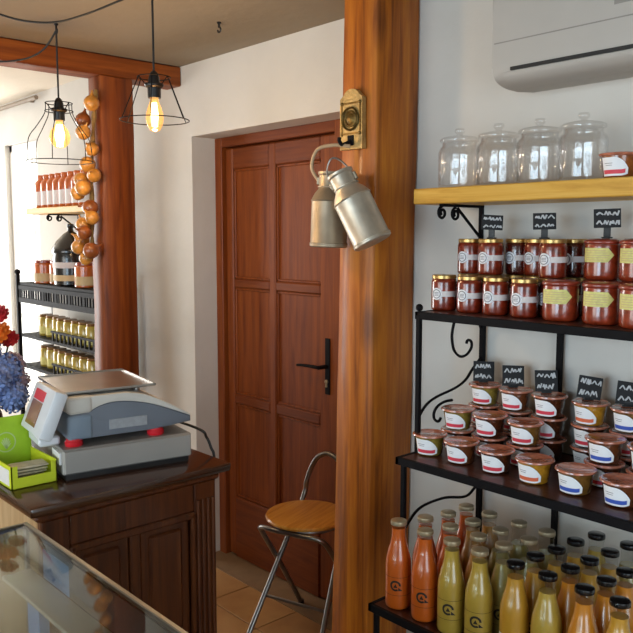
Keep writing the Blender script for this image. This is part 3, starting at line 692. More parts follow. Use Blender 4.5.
WORD = dict(orange='orange', lemon='yellow-green', gold='golden', amber='amber', peach='peach-coloured', pale='pale')
for ri, (row, y) in enumerate(zip(rows, (1.603, 1.681, 1.76, 1.844, 1.924))):
    for i, r_ in enumerate(row):
        x, ju, cp_, fi = r_[:4]
        lb = '%s juice bottle with %s cap, %s row, %s from the left' % (WORD[ju], 'silvery' if cp_ == SV else 'black', ['front', 'second', 'third', 'fourth', 'rearmost'][ri], ORD[i])
        bot(lb, ju, cp_, fi, x, y, len(r_) > 4)

# ------------------------------------------------------------------ sideboard counter
SX = -1.955
sb = thing('wooden_counter', 'dark carved wooden counter with a glossy top carrying the scale', 'counter', (SX, 1.065, 0))
def sp(n, a, b, mat='dark_oak', bev=0.004, parent=None):
    mb = MB(); mb.box((a[0]-SX, a[1]-1.065, a[2]), (b[0]-SX, b[1]-1.065, b[2]), bev); return build(n, mb, mat, parent or sb, smooth=False)
CX0 = -2.86
mb = MB(); mb.box((CX0-SX, -0.312, 0.872), (0.02, 0.322, 0.9), 0.008, seg=2); build('worktop', mb, 'dark_oak_top', sb)
mb = MB(); mb.box((CX0+0.02-SX, -0.292, 0.852), (0.006, 0.287, 0.872), 0.006); build('worktop_moulding', mb, 'dark_oak', sb)
sp('carcass', (CX0+0.04, 0.80, 0.08), (SX-0.03, 1.325, 0.852), 'dark_oak')
sp('side_panel', (CX0+0.05, 0.785, 0.08), (SX-0.02, 0.801, 0.85), 'lit_side_oak')  # same wood as the carcass, lit look painted in
for y0, y1 in ((0.787, 0.866), (1.262, 1.34)): sp('stile', (SX-0.03, y0, 0.06), (SX, y1, 0.852))
sp('top_rail', (SX-0.03, 0.866, 0.765), (SX-0.002, 1.262, 0.852)); sp('bottom_rail', (SX-0.03, 0.866, 0.08), (SX-0.002, 1.262, 0.17))
mb = MB()
for k in range(4): mb.tube([(0.001, 0.207+0.018*k, 0.12), (0.001, 0.207+0.018*k, 0.8)], 0.006, 8)
build('fluting', mb, 'dark_oak', sb)
for y0, y1 in ((0.876, 1.048), (1.08, 1.252)):
    pn = sp('front_panel', (SX-0.03, y0, 0.18), (SX-0.014, y1, 0.755), 'dark_oak', 0.006)
    mb = MB(); mb.box((-0.02, y0+0.03-1.065, 0.21), (-0.006, y1-0.03-1.065, 0.725), 0.008); build('raised_field', mb, 'dark_oak', pn, smooth=False)
sp('centre_stile', (SX-0.03, 1.048, 0.17), (SX-0.006, 1.08, 0.765))
mb = MB()
for a, b in (((0.866, 0.745), (1.262, 0.767)), ((0.866, 0.168), (1.262, 0.185)), ((0.864, 0.17), (0.880, 0.765)), ((1.248, 0.17), (1.264, 0.765))): mb.box((-0.012, a[0]-1.065, a[1]), (0.006, b[0]-1.065, b[1]), 0.005)
build('panel_moulding', mb, 'dark_oak', sb, smooth=False)
sp('plinth', (CX0+0.03, 0.782, 0.0), (SX+0.006, 1.345, 0.08), 'dark_oak', 0.006)

# ---- cash drawer and scale share one turned placement
DA = math.atan2(0.388, 0.065)
def dl(x, y, z):  # local to world
    c, s = math.cos(DA), math.sin(DA); return (-2.093+x*c-y*s, 0.914+x*s+y*c, z)
cd = thing('cash_drawer', 'grey steel cash drawer under the shop scale', 'cash drawer', dl(0, 0, 0.9), DA)
mb = MB(); mb.box((0, 0.006, 0.016), (0.395, 0.40, 0.09), 0.004); build('case_shell', mb, 'drawer_steel', cd, smooth=False)
mb = MB(); mb.box((0.004, 0, 0.02), (0.391, 0.007, 0.086), 0.002); df = build('drawer_front', mb, 'drawer_steel', cd, smooth=False)
mb = MB(); mb.box((-0.006, 0.02, 0.045), (0.001, 0.10, 0.08), 0.001); lb_ = build('side_sticker', mb, 'white_paper', cd, smooth=False)
mb = MB(); mb.box((0.008, 0.012, 0.0), (0.387, 0.39, 0.0165)); build('black_base', mb, 'black_plastic', cd, smooth=False)
for x, y in ():
    mb = MB(); mb.lathe([(0, 0), (0.014, 0), (0.016, 0.017), (0, 0.017)], 14, Matrix.Translation((x, y, 0))); build('rubber_foot', mb, 'black_plastic', cd)
scl = thing('shop_scale', 'white and grey shop scale with steel tray and red feet on the cash drawer', 'scale', dl(0, 0, 0.99), DA)
arch = cr2([(0.032, 0.112), (0.09, 0.112), (0.125, 0.118), (0.17, 0.122), (0.25, 0.115), (0.33, 0.092), (0.405, 0.058)], 4)
low_ = [(0.032, 0.034), (0.09, 0.034), (0.27, 0.034), (0.33, 0.038), (0.405, 0.043)]
def rounded(name, poly, y0, y1, mat, bev=0.012):
    bm = bmesh.new(); n = len(poly)
    A = [bm.verts.new((x, y0, z)) for x, z in poly]; B = [bm.verts.new((x, y1, z)) for x, z in poly]
    bm.faces.new(A); bm.faces.new(B[::-1])
    for i in range(n): bm.faces.new((A[i], B[i], B[(i+1) % n], A[(i+1) % n]))
    bmesh.ops.recalc_face_normals(bm, faces=bm.faces[:])
    ed = [e for e in bm.edges if abs(e.verts[0].co.y-e.verts[1].co.y) < 1e-6 or False]
    if bev: bmesh.ops.bevel(bm, geom=ed, offset=bev, segments=2, affect='EDGES', profile=0.5, clamp_overlap=True)
    bm.verts.index_update(); mb = MB(); mb.add([v.co for v in bm.verts], [[v.index for v in f.verts] for f in bm.faces]); bm.free()
    return build(name, mb, mat, scl, angle=45)
arch = [(0.032, 0.094), (0.06, 0.095), (0.085, 0.096)]+cr2([(0.085, 0.096), (0.115, 0.111), (0.155, 0.119), (0.21, 0.116), (0.29, 0.096), (0.405, 0.048)], 4)[1:]
rounded('lower_shell', [(0.032, 0.02), (0.27, 0.02), (0.33, 0.024), (0.405, 0.031)]+arch[::-1], 0.03, 0.36, 'grey_plastic', 0.004)
topc = [(0.032, 0.144), (0.2, 0.144)]+cr2([(0.2, 0.144), (0.26, 0.131), (0.33, 0.098), (0.39, 0.063), (0.405, 0.053)], 4)[1:]
rounded('upper_shell', [(x, z+0.0005) for x, z in arch]+topc[::-1], 0.03, 0.36, 'cream_plastic', 0.004)
mb = MB(); mb.box((0.022, 0.026, 0.018), (0.098, 0.20, 0.094), 0.012, seg=3); build('column_housing', mb, 'slate_plastic', scl)
mb = MB(); mb.box((0.022, 0.026, 0.0945), (0.098, 0.20, 0.147), 0.012, seg=3); build('column_cap', mb, 'cream_plastic', scl)
for x, y in ((0.045, 0.05), (0.295, 0.05), (0.045, 0.33), (0.295, 0.33)):
    mb = MB(); mb.lathe([(0, 0), (0.024, 0), (0.026, 0.003), (0.026, 0.013), (0.023, 0.016), (0.022, 0.022), (0, 0.022)], 18, Matrix.Translation((x, y, 0))); build('foot', mb, 'red_plastic', scl)['label'] = 'red levelling foot'
mb = MB(); mb.box((0.145, 0.0275, 0.038), (0.262, 0.031, 0.068), 0.001); build('rating_plate', mb, 'grey_plate', scl, smooth=False)
X0, X1_, Y0, Y1_, ZT = 0.02, 0.30, 0.05, 0.37, 0.151
mb = MB(); mb.box((X0, Y0, ZT), (X1_, Y1_, ZT+0.004), 0.0015)
for a_, b_ in (((X0, Y0), (X1_, Y0+0.004)), ((X0, Y1_-0.004), (X1_, Y1_)), ((X0, Y0), (X0+0.004, Y1_)), ((X1_-0.004, Y0), (X1_, Y1_))): mb.box((a_[0], a_[1], ZT+0.003), (b_[0], b_[1], ZT+0.008))
for x, y in ((0.1, 0.12), (0.26, 0.12), (0.1, 0.3), (0.26, 0.3)): mb.lathe([(0.012, 0.12), (0.012, ZT+0.001)], 12, Matrix.Translation((x, y, 0)))
build('weighing_tray', mb, 'steel', scl, smooth=False)
hd = MB(); HM = Matrix.Translation((-0.034, 0.10, 0.03)) @ Matrix.Rotation(math.radians(2), 4, 'Z') @ Matrix.Rotation(math.radians(22), 4, 'Y')
hd.box((-0.04, -0.105, 0), (0.0, 0.10, 0.142), 0.008, HM, 2); head = build('display_head', hd, 'white_plastic', scl); head['label'] = 'tilted white display head'
mb = MB(); mb.box((-0.0425, -0.035, 0.02), (-0.039, 0.06, 0.092), 0.001, HM); build('display_window', mb, 'brown_display', head, smooth=False)
mb = MB(); mb.box((-0.0425, -0.035, 0.095), (-0.039, 0.06, 0.125), 0.001, HM); build('red_label', mb, 'red_plastic', head, smooth=False)
mb = MB(); mb.box((-0.05, 0.07, 0.001), (0.012, 0.20, 0.03), 0.006); build('head_base', mb, 'white_plastic', scl)

# ---- lime carton with sachets
bx = thing('lime_carton', 'lime green display carton with raised back beside the cash drawer', 'carton', (-2.19, 0.842, 0.9))
mb = MB(); mb.box((-0.105, -0.068, 0), (0.075, 0.062, 0.003)); mb.box((0.072, -0.068, 0), (0.075, 0.062, 0.032)); mb.box((-0.105, -0.068, 0), (0.075, -0.065, 0.066)); mb.box((-0.105, 0.059, 0), (0.075, 0.062, 0.066))
mb.box((0.072, -0.068, 0.032), (0.075, -0.05, 0.066)); mb.box((0.072, 0.046, 0.032), (0.075, 0.062, 0.062))
build('tray', mb, 'lime_card', bx, smooth=False)
Tb = Matrix.Translation((-0.105, 0, 0)) @ Matrix.Rotation(math.radians(-7), 4, 'Y')
mb = MB(); mb.box((-0.004, -0.1, 0), (0.0, 0.066, 0.165), 0, Tb); bp = build('back_panel', mb, 'lime_dark', bx, smooth=False)
mb = MB()
for k in range(28):
    a0, a1 = 2*PI*k/28, 2*PI*(k+1)/28
    mb.add([(0.0006, -0.01+r*math.cos(a), 0.09+r*math.sin(a)) for r, a in ((0.03, a0), (0.03, a1), (0.0265, a1), (0.0265, a0))], [(0, 1, 2, 3)], Tb)
for k in range(7): mb.add([(0.0006, -0.01+0.014*math.cos(PI*k/7)-0.002, 0.085+0.018*math.sin(PI*k/7)), (0.0006, -0.01+0.014*math.cos(PI*k/7)+0.002, 0.085+0.018*math.sin(PI*k/7)), (0.0006, -0.01+0.002, 0.07), (0.0006, -0.012, 0.07)], [(0, 1, 2, 3)], Tb)
build('round_emblem', mb, 'pale_green', bp, smooth=False)
mb = MB(); mb.box((-0.05, -0.0692, 0.01), (0.06, -0.0679, 0.055)); build('side_label', mb, 'white_paper', bx, smooth=False)
r = random.Random(4)
sm = MB(); sm.box((-0.03, -0.05, 0), (0.03, 0.05, 0.006), 0.0025)
sp0 = None
SL = ['flat beige sachet at the bottom of the lime carton', 'beige sachet second from the bottom in the lime carton', 'beige sachet in the middle of the carton pile', 'beige sachet near the top of the carton pile', 'beige sachet lying on top of the carton pile']
for i in range(5):
    if sp0 is None: o = sp0 = build('sachet', sm, 'sachet_paper')
    else: o = sp0.copy(); COL.objects.link(o)
    tag(o, SL[i], 'sachet', 'sachets in the lime carton'); o.location = (-2.185+0.009*i-0.01, 0.839, 0.9036+0.0115*i); o.rotation_euler = (0, 0, r.uniform(-0.12, 0.12))
mb = MB(); mb.sphere((0, 0, 0.02), 0.02, 16, 10, (1, 1, 1)); mb.lathe([(0, -0.0), (0.012, 0), (0.013, 0.006), (0, 0.008)], 14); o = build('round_stopper', mb, 'bead'); o.location = (-2.6, 0.97, 0.9); tag(o, 'small beige round stopper on the counter beside the flowers', 'stopper')

# ---- power cable
pts = spline([dl(0.37, 0.385, 0.992), (-2.09, 1.36, 0.985), (-2.06, 1.38, 0.955), (-2.05, 1.39, 0.92), (-2.045, 1.396, 0.9), (-2.045, 1.396, 0.84), (-2.05, 1.38, 0.6), (-2.04, 1.386, 0.4), (-2.05, 1.38, 0.2), (-2.02, 1.4, 0.006)], 7)
mb = MB(); mb.tube(pts, 0.0045, 8); tag(build('power_cable', mb, 'black_cable'), 'black power cable running from the scale down the counter end', 'cable')

# ------------------------------------------------------------------ flowers
fv = thing('flower_arrangement', 'vase of blue and red-orange flowers at the left edge behind the carton', 'flowers', (-2.7, 0.912, 0.9))
mb = MB(); mb.lathe([(0, 0), (0.04, 0), (0.05, 0.01), (0.058, 0.05), (0.05, 0.1), (0.038, 0.12), (0.042, 0.13), (0.036, 0.125), (0.034, 0.11), (0, 0.02)], 28); build('vase', mb, 'vase_dark', fv)
def bloom(name, c, R, n, ps, mat, seed, flat=0.9):
    r = random.Random(seed); mb = MB()
    for i in range(n):
        z = 1-2*(i+0.5)/n; ph = i*2.39996; q = math.sqrt(1-z*z); d = Vector((q*math.cos(ph), q*math.sin(ph), z*flat)); d.normalize()
        p = Vector(c)+d*R*r.uniform(0.86, 1.08)
        u = d.orthogonal().normalized(); w = d.cross(u); tw = r.uniform(0, PI)
        for k in range(4):
            a = tw+k*PI/2; e = u*math.cos(a)+w*math.sin(a); g = u*math.cos(a+PI/2)+w*math.sin(a+PI/2)
            mb.add([p, p+e*ps*0.6+g*ps*0.4+d*ps*0.15, p+e*ps*1.05+d*ps*0.3, p+e*ps*0.6-g*ps*0.4+d*ps*0.15], [(0, 1, 2, 3)])
    mb.sphere(c, R*0.85, 10, 6); return build(name, mb, mat, fv, smooth=False)
def rosette(name, c, R, mat, seed, face=(0.6, -0.4, 0.5)):
    r = random.Random(seed); mb = MB(); F = Vector(face).normalized(); u = F.orthogonal().normalized(); w = F.cross(u); c = Vector(c)
    for ring_, (cnt, rad, lift) in enumerate(((12, 1.0, 0.05), (10, 0.78, 0.3), (8, 0.52, 0.5), (5, 0.28, 0.62))):
        for k in range(cnt):
            a = 2*PI*(k+0.5*(ring_ % 2))/cnt+r.uniform(-0.1, 0.1); e = u*math.cos(a)+w*math.sin(a); g = u*-math.sin(a)+w*math.cos(a); wd = R*rad*0.30
            b0 = c+e*R*0.08; m = c+e*R*rad*0.65+F*R*lift; tpt = c+e*R*rad+F*R*(lift+0.12)
            mb.add([b0, m+g*wd, tpt+g*wd*0.4, tpt-g*wd*0.4, m-g*wd, m-F*R*0.05], [(0, 1, 5), (5, 1, 2, 3), (5, 3, 4), (0, 5, 4)])
    mb.sphere(c, R*0.35, 8, 6); return build(name, mb, mat, fv, smooth=False)
bl = [((0.02, -0.01, 0.31), 0.055), ((0.06, 0.045, 0.25), 0.05), ((0.09, 0.0, 0.22), 0.055), ((0.03, 0.06, 0.2), 0.05), ((0.1, 0.055, 0.16), 0.045), ((0.02, -0.06, 0.25), 0.055), ((0.08, -0.05, 0.17), 0.05)]
for i, (c, R) in enumerate(bl): bloom('blue_bloom', c, R, 60, 0.018, 'petal_blue', i)
for i, (c, R) in enumerate([((0.0, 0.095, 0.255), 0.04), ((0.03, 0.1, 0.2), 0.038), ((0.02, 0.09, 0.155), 0.035)]): bloom('dried_bloom', c, R, 45, 0.016, 'petal_lilac', 30+i)
for i, (c, R, m_) in enumerate([((0.03, 0.045, 0.435), 0.036, 'petal_red'), ((0.05, 0.03, 0.375), 0.045, 'petal_orange'), ((0.04, 0.075, 0.35), 0.033, 'petal_red'), ((0.0, -0.01, 0.42), 0.04, 'petal_orange'), ((0.07, -0.02, 0.33), 0.035, 'petal_red')]): rosette('red_bloom', c, R, m_, i)
mb = MB()
for i, (c, R) in enumerate(bl): mb.tube(spline([(0, 0, 0.1), (c[0]*0.3, c[1]*0.3, 0.14), c]), 0.004, 6)
for c in ((0.03, 0.045, 0.435), (0.05, 0.03, 0.375), (0.04, 0.075, 0.35), (0.0, -0.01, 0.42), (0.07, -0.02, 0.33), (0.0, 0.095, 0.255), (0.03, 0.1, 0.2)): mb.tube(spline([(0, 0, 0.1), (c[0]*0.4, c[1]*0.4, 0.16), c]), 0.003, 6)
build('stem', mb, 'stem_green', fv)

# ------------------------------------------------------------------ glass display case
gc = thing('glass_case', 'glass display case with metal edges in the left foreground', 'display case', (-1.3, 0.35, 0))
GX0, GX1, GY0, GY1, GZ = -1.86, -0.74, 0.02, 0.715, 0.9
def gp(n, a, b, mat, bev=0.0, parent=None):
    mb = MB(); mb.box((a[0]+1.3, a[1]-0.35, a[2]), (b[0]+1.3, b[1]-0.35, b[2]), bev); return build(n, mb, mat, parent or gc, smooth=False)
gp('base', (GX0, GY0, 0.0), (GX1, GY1, 0.42), 'case_base', 0.005)
e_ = 0.012
for y in (GY0, GY1-e_): gp('edge_profile', (GX0, y, GZ-e_), (GX1, y+e_, GZ), 'aluminium', 0.002)
for x in (GX0, GX1-e_): gp('edge_profile', (x, GY0+e_, GZ-e_), (x+e_, GY1-e_, GZ), 'aluminium', 0.002)
for x in (GX0, GX1-e_):
    for y in (GY0, GY1-e_): gp('corner_profile', (x, y, 0.42), (x+e_, y+e_, GZ-e_), 'aluminium', 0.002)
gp('top_glass', (GX0+e_, GY0+e_, GZ-0.009), (GX1-e_, GY1-e_, GZ-0.003), 'case_glass')
gp('back_glass', (GX0+e_, GY1-0.009, 0.42), (GX1-e_, GY1-0.003, GZ-e_), 'case_glass')
gp('end_glass', (GX0+0.003, GY0+e_, 0.42), (GX0+0.009, GY1-e_, GZ-e_), 'case_glass')
gp('end_glass', (GX1-0.009, GY0+e_, 0.42), (GX1-0.003, GY1-e_, GZ-e_), 'case_glass')
gp('shelf_ledge', (GX0+0.045, 0.632, 0.79), (GX1-0.03, 0.702, 0.80), 'ledge', 0.002)
gp('sky_reflection_strip', (GX0+0.12, 0.7025, 0.80), (GX0+0.26, 0.7055, 0.87), 'sky_reflection_blue')  # sky reflection on the back glass, built as a coloured strip
gp('dark_back_strip', (GX0+0.2605, 0.7025, 0.80), (GX1-0.03, 0.7055, 0.885), 'plum')
gp('sky_reflection_upright', (GX0+0.19, 0.635, 0.42), (GX0+0.25, 0.66, 0.789), 'sky_reflection_blue', 0.002)  # added upright, coloured as a second patch of reflected sky
gp('shelf_glass', (GX0+0.03, GY0+0.03, 0.62), (GX1-0.03, 0.62, 0.626), 'case_glass')

# ------------------------------------------------------------------ folding stool
cx, cy = -2.262, 1.985
fz = math.atan2(-0.94, 0.296)
st = thing('folding_chair', 'folding chair with round wooden seat and grey tube frame before the door', 'chair', (cx, cy, 0), fz)
# local +x = front, +y = side
mb = MB(); mb.lathe([(0, 0.483), (0.155, 0.483), (0.163, 0.487), (0.165, 0.494), (0.162, 0.500), (0.150, 0.502), (0, 0.500)], 40); build('seat', mb, 'seat_wood', st)
mb = MB(); mb.ring(0.135, 0.009, 0.474, 32, 8); build('seat_ring', mb, 'stool_tube', st)
half = [(0.2, 0.162, 0.009), (0.03, 0.134, 0.255), (-0.14, 0.106, 0.5), (-0.158, 0.098, 0.57), (-0.166, 0.08, 0.63), (-0.17, 0.05, 0.68)]
hoop = [(x, -y, z) for x, y, z in half]+[(-0.172, 0.0, 0.702)]+half[::-1]
mb = MB(); mb.tube(spline(hoop, 6), 0.0105, 10); build('back_hoop_leg', mb, 'stool_tube', st)
rear = [(-0.205, -0.155, 0.009), (-0.03, -0.153, 0.26), (0.09, -0.15, 0.42), (0.13, -0.13, 0.462), (0.145, -0.06, 0.468), (0.145, 0.06, 0.468), (0.13, 0.13, 0.462), (0.09, 0.15, 0.42), (-0.03, 0.153, 0.26), (-0.205, 0.155, 0.009)]
mb = MB(); mb.tube(spline(rear, 6), 0.0105, 10); build('rear_leg_frame', mb, 'stool_tube', st)
mb = MB(); mb.tube([(0.092, -0.144, 0.165), (0.092, 0.144, 0.165)], 0.007, 8); build('stretcher', mb, 'stool_tube', st)
mb = MB()
for y in (-1, 1): mb.tube([(0.0, y*0.155, 0.298), (0.0, y*0.12, 0.298)], 0.006, 8)
build('pivot', mb, 'chrome', st)
for p_ in ((0.2, -0.162), (0.2, 0.162), (-0.205, -0.155), (-0.205, 0.155)):
    mb = MB(); mb.lathe([(0, 0), (0.013, 0), (0.014, 0.02), (0, 0.024)], 12, Matrix.Translation((p_[0], p_[1], 0))); build('foot_cap', mb, 'black_plastic', st)

# ------------------------------------------------------------------ pendant lamps
def pendant(label, x, y, zs, cage, bulb_r, energy, ztop=2.4, hang=None):
    t = thing('pendant_lamp', label, 'lamp', (x, y, zs), 0.4, 'wire cage pendant lamps')
    mb = MB(); mb.tube([(0, 0, 0.04), (0, 0, ztop-zs)], 0.0035, 8); build('cord', mb, 'black_cable', t)
    if hang is None: mb = MB(); mb.lathe([(0, ztop-zs), (0.045, ztop-zs), (0.043, ztop-zs-0.02), (0.01, ztop-zs-0.028), (0, ztop-zs-0.028)], 24); build('ceiling_rose', mb, 'black_plastic', t)
    mb = MB(); mb.lathe([(0, 0.05), (0.006, 0.05), (0.012, 0.044), (0.017, 0.03), (0.019, 0.012), (0.029, 0.010), (0.031, 0.006), (0.029, 0.0), (0.022, -0.004), (0.021, -0.035), (0.0, -0.035)], 24); build('socket', mb, 'black_plastic', t)
    bp_ = [(0, -0.035), (0.013, -0.035), (0.014, -0.045)]+([(0.02, -0.06), (0.0275, -0.085), (0.0285, -0.1), (0.025, -0.12), (0.016, -0.137), (0, -0.143)] if bulb_r < 0.035 else [(0.022, -0.058), (0.034, -0.075), (0.04, -0.098), (0.035, -0.12), (0.02, -0.136), (0, -0.14)])
    mb = MB(); mb.lathe(bp_, 24); bu = build('bulb', mb, 'bulb_clear', t, angle=80)
    mb = MB()
    rr_, n_ = (0.010, 6) if bulb_r < 0.035 else (0.016, 8)
    for k in range(n_):
        a0 = 2*PI*k/n_; mb.tube([(rr_*0.5*math.cos(a0), rr_*0.5*math.sin(a0), -0.05), (rr_*math.cos(a0), rr_*math.sin(a0), -0.09), (rr_*0.6*math.cos(a0+0.4), rr_*0.6*math.sin(a0+0.4), -0.125)], 0.0036, 6)
    build('filament', mb, 'filament', bu)
    cg = MB(); n = 6
    for R, z in cage['rings']: cg.ring(R, 0.0017, z, 36, 6)
    for k in range(n):
        a = 2*PI*k/n; cg.tube(spline([(R*math.cos(a), R*math.sin(a), z) for R, z in cage['wire']], 4), 0.0017, 6)
    for k in range(3):
        a = 2*PI*k/3; R, z = cage['rings'][0]; cg.tube([(R*math.cos(a), R*math.sin(a), z), (0.028*math.cos(a), 0.028*math.sin(a), 0.004)], 0.0017, 6)
    build('wire_cage', cg, 'black_iron', t)
    l = bpy.data.lights.new('bulb_light', 'POINT'); l.energy = energy; l.color = (1.0, 0.68, 0.36); l.shadow_soft_size = 0.05
    lo = bpy.data.objects.new('bulb_light', l); COL.objects.link(lo); lo.location = (x, y, zs-0.19)
    return t
pendant('nearer pendant lamp with conical wire cage and long bulb beside the door', -2.253, 1.328, 2.075,
        dict(rings=[(0.052, 0.03), (0.11, -0.105)], wire=[(0.052, 0.03), (0.082, -0.04), (0.11, -0.105)]), 0.028, 8.0)
pendant('farther pendant lamp with bell-shaped wire cage and round bulb', -2.93, 1.31, 2.075,
        dict(rings=[(0.05, 0.03), (0.052, 0.0), (0.125, -0.19)], wire=[(0.05, 0.03), (0.054, -0.01), (0.085, -0.06), (0.118, -0.11), (0.125, -0.19)]), 0.04, 6.0, 2.385, hang=True)
def hook(label, x, y):
    mb = MB(); mb.lathe([(0, 0.0), (0.008, 0), (0.008, -0.006), (0.004, -0.008), (0.004, -0.02)], 12); mb.tube(spline([(0, 0, -0.016), (0.009, 0, -0.024), (0.006, 0, -0.036), (-0.005, 0, -0.036), (-0.008, 0, -0.027)]), 0.003, 6)
    o = build('ceiling_hook', mb, 'black_plastic'); o.location = (x, y, 2.4); tag(o, label, 'hook')
hook('black ceiling hook holding the farther pendant cord', -2.93, 1.31); hook('lone small black hook in the bare ceiling', -2.5, 1.757)
mb = MB(); mb.tube(spline([(-2.93, 1.31, 2.375), (-2.98, 1.28, 2.31), (-3.03, 1.22, 2.272), (-3.1, 1.12, 2.262), (-3.17, 0.98, 2.285), (-3.2, 0.78, 2.36), (-3.18, 0.6, 2.4)], 7), 0.0036, 8)
tag(build('swag_cable', mb, 'black_cable'), 'black cable looping from the farther lamp hook to the left edge', 'cable')
mb = MB(); mb.tube(spline([(-2.15, 1.45, 2.4), (-2.3, 1.32, 2.375), (-2.5, 1.23, 2.335), (-2.62, 1.17, 2.32), (-2.72, 1.1, 2.332), (-2.78, 1.02, 2.358), (-2.86, 0.9, 2.4)], 7), 0.0036, 8)
tag(build('swag_cable', mb, 'black_cable'), 'black cable sagging below the ceiling in the top left corner', 'cable')

# ------------------------------------------------------------------ onion string on the left post
on = thing('onion_string', 'string of golden onions hanging on the reddish left post', 'onions', (-3.3, 1.6, 1.5))
mb = MB(); mb.tube(spline([(0.04, 0.03, 0.74), (0.03, 0.02, 0.6), (0.0, 0.02, 0.4), (-0.01, 0.02, 0.2), (0.0, 0.01, 0.03)]), [0.006+0.006*math.sin(i*0.9)**2 for i in range(25)], 7); build('braid', mb, 'straw', on)
def onion_mesh():
    mb = MB(); mb.lathe([(0, -0.032), (0.012, -0.031), (0.026, -0.022), (0.034, -0.004), (0.032, 0.012), (0.022, 0.026), (0.010, 0.034), (0.005, 0.044), (0.004, 0.055), (0, 0.057)], 16); return mb
om = onion_mesh(); o1 = None; o2 = None; r = random.Random(11)
pos = [(0.075, -0.01, 0.672), (-0.032, 0.0, 0.612), (0.038, -0.035, 0.55), (0.045, 0.0, 0.48), (0.02, -0.01, 0.415), (0.06, 0.0, 0.365), (-0.047, -0.01, 0.35), (0.042, -0.045, 0.31), (-0.02, -0.04, 0.29), (0.015, 0.0, 0.225), (0.05, -0.01, 0.18), (-0.02, -0.02, 0.15), (0.03, -0.04, 0.115), (-0.075, 0.0, 0.08), (-0.03, -0.04, 0.05), (0.05, -0.02, 0.035), (0.0, -0.02, 0.0)]
for i, p_ in enumerate(pos):
    dark = i in (1, 9, 12, 15)
    src = o2 if dark else o1
    if src is None:
        o = build('onion', om, 'onion_red' if dark else 'onion_skin', on)
        if dark: o2 = o
        else: o1 = o
    else: o = src.copy(); COL.objects.link(o)
    o.parent = on; o.location = p_; o.rotation_euler = (r.uniform(-1.2, 1.2), r.uniform(-1.2, 1.2), r.uniform(0, 6)); k = r.uniform(0.92, 1.12); o.scale = (k, k, k)

# ------------------------------------------------------------------ far bay: wall shelf with bottles, black rack with jars
sh = MB(); sh.box((-0.44, -0.1, -0.018), (0.44, 0.1, 0.018), 0.003); s_ = build('wall_shelf', sh, 'pine_shelf', smooth=False); s_.location = (-4.25, 1.97, 1.745); tag(s_, 'pale pine shelf with orange bottles on the far wall', 'shelf')
shelf_bracket('black bracket under the far pine shelf', -4.4, YW, 1.727, 0.9)
fb = thing('sauce_bottle', '', 'bottle')
mb = MB(); mb.lathe([(0, 0), (0.034, 0), (0.038, 0.006), (0.038, 0.14), (0.035, 0.155), (0.024, 0.167), (0.02, 0.175), (0, 0.175)], 20); build('bottle_body', mb, 'orange_jar', fb)
mb = MB(); mb.lathe([(0, 0.1752), (0.02, 0.1752), (0.021, 0.177), (0.021, 0.196), (0.019, 0.199), (0, 0.199)], 18); build('cap', mb, 'orange_jar', fb)
mb = MB(); mb.decal(0.038, [(math.radians(a), 0.02, 0.1) for a in range(-72, 73, 12)]); build('paper_label', mb, 'label_white', fb)
for i in range(8):
    x = -4.655+0.083*i
    place(fb, 'orange bottle with white label on the far pine shelf, %s from the left' % ORD[i], (x, 1.955, 1.763), face_cam(x, 1.955), 'orange bottles on the far shelf')
RX0, RX1, RY0, RY1 = -4.68, -3.64, 1.80, 1.98
fr = thing('display_rack', 'black iron rack with a spindle gallery standing by the far window', 'rack', (-4.0, 1.9, 0))
def fp(n, a, b, mat='black_iron', bev=0.0, parent=None):
    mb = MB(); mb.box((a[0]+4.0, a[1]-1.9, a[2]), (b[0]+4.0, b[1]-1.9, b[2]), bev); return build(n, mb, mat, parent or fr, smooth=False)
for x in (RX0, RX1):
    for y in (RY0, RY1):
        u = fp('upright', (x-0.011, y-0.011, 0), (x+0.011, y+0.011, 1.37), bev=0.002)
        mb = MB(); mb.sphere((x+4.0, y-1.9, 1.385), 0.018, 12, 8); build('finial', mb, 'black_iron', u)
for z in (1.325, 1.015, 0.83, 0.45): fp('shelf_board', (RX0, RY0, z-0.018), (RX1, RY1, z), bev=0.002)
for zt_, zb_, nm in ((1.307, 1.205, 0), (1.09, 1.015, 1), (0.90, 0.83, 1)):
    if nm == 0:
        fp('gallery_rail', (RX0, RY0-0.006, zt_-0.024), (RX1, RY0+0.006, zt_)); fp('gallery_rail', (RX0-0.006, RY0, zt_-0.024), (RX0+0.006, RY1, zt_))
        fp('gallery_rail', (RX0, RY0-0.006, zb_), (RX1, RY0+0.006, zb_+0.03))
        n = 30
        for k in range(n):
            x = RX0+0.02+(RX1-RX0-0.04)*k/(n-1); w_ = 0.006 if k % 5 else 0.014
            fp('spindle', (x-w_, RY0-0.004, zb_+0.03), (x+w_, RY0+0.004, zt_-0.024))
    else:
        fp('gallery_rail', (-4.22, RY0-0.005, zb_+0.045), (RX1, RY0+0.005, zb_+0.057))
        for k in range(12):
            x = -4.2+0.05*k; fp('spindle', (x-0.006, RY0-0.004, zb_), (x+0.006, RY0+0.004, zb_+0.045))
def far_jar(name, R, h, body, cap, lab):
    t = thing(name, '', 'jar')
    mb = MB(); mb.lathe([(0, 0), (R*0.9, 0), (R, 0.006), (R, h*0.82), (R*0.85, h*0.88), (0, h*0.88)], 20); build('jar_body', mb, body, t)
    mb = MB(); mb.lathe([(0, h*0.882), (R*0.88, h*0.882), (R*0.9, h*0.89), (R*0.9, h*0.985), (R*0.85, h), (0, h)], 20); build('lid', mb, cap, t)
    if lab: mb = MB(); mb.decal(R, [(math.radians(a), h*0.1, h*0.45) for a in range(-70, 71, 14)]); build('paper_label', mb, lab, t)
    return t
oj = far_jar('preserve_jar', 0.062, 0.135, 'orange_jar', 'seal_red', 'label_tan')
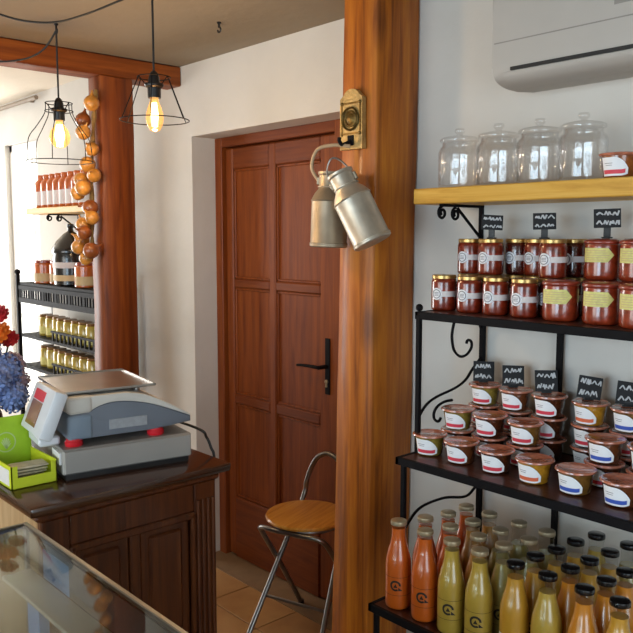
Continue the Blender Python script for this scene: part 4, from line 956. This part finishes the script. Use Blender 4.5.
place(oj, 'orange preserve jar with tan label on the far rack top, left of the dark pot', (-4.45, 1.872, 1.325), face_cam(-4.36, 1.86), 'orange preserve jars on the far rack')
place(oj, 'second orange preserve jar on the far rack top, close beside the leftmost', (-4.31, 1.905, 1.325), face_cam(-4.27, 1.95), 'orange preserve jars on the far rack')
place(oj, 'orange preserve jar on the far rack top, right of the dark pot against the post', (-3.93, 1.88, 1.325), face_cam(-3.86, 1.86), 'orange preserve jars on the far rack')
pt = thing('lidded_pot', 'black domed pot with banded body on top of the far rack', 'pot', (-4.13, 1.89, 1.325))
mb = MB(); mb.lathe([(0, 0), (0.085, 0), (0.095, 0.01), (0.098, 0.08), (0.1, 0.15), (0.095, 0.18), (0, 0.18)], 28); build('pot_body', mb, 'pot_black', pt)
for z in (0.03, 0.10): mb = MB(); mb.decal(lambda q: 0.0965+0.02*q, [(math.radians(a), z, z+0.032) for a in range(-80, 81, 10)], 0.002); build('pale_band', mb, 'label_tan' if z < 0.05 else 'label_grey', pt)
mb = MB(); mb.lathe([(0, 0.181), (0.104, 0.181), (0.106, 0.19), (0.1, 0.21), (0.075, 0.25), (0.04, 0.285), (0.018, 0.3), (0.014, 0.315), (0.02, 0.325), (0.018, 0.34), (0, 0.345)], 28); build('lid', mb, 'pot_black', pt)
yjf = far_jar('mustard_jar', 0.04, 0.125, 'yellow_jar', 'jar_cap_brown', 'label_yellow')
for zi, z in enumerate((1.015, 0.83)):
    for i in range(8):
        x = -4.49+0.092*i
        place(yjf, 'yellow-green jar on the far rack, %s shelf, %s from the left' % (('upper', 'lower')[zi], ORD[i]), (x, 1.885 if i < 3 else 1.87, z), face_cam(x, 1.8), 'yellow-green jars on the far rack')
mb = MB(); mb.box((-0.075, -0.004, 0), (0.075, 0.004, 0.17), 0.001)
for i, z in enumerate((1.015, 0.83)):
    o = build('white_card', mb, 'white_paper', smooth=False); o.location = (-4.6, 1.94, z); tag(o, 'plain white card standing on the %s shelf of the far rack' % ('upper', 'lower')[i], 'card')
wbp = thing('white_bottle', '', 'bottle')
mb = MB(); mb.lathe([(0, 0), (0.026, 0), (0.028, 0.004), (0.028, 0.16), (0.02, 0.19), (0.016, 0.2), (0.016, 0.21), (0, 0.21)], 18); build('bottle_body', mb, 'pot_black', wbp)
mb = MB(); mb.lathe([(0, 0.2102), (0.021, 0.2102), (0.022, 0.212), (0.022, 0.262), (0.018, 0.268), (0, 0.268)], 18); build('cap', mb, 'white_paper', wbp)
for i in range(4):
    x = -4.5+0.095*i; place(wbp, 'dark bottle with white cap low on the far rack, %s from the left' % ORD[i], (x, 1.87, 0.45), 0, 'white-capped bottles on the far rack')
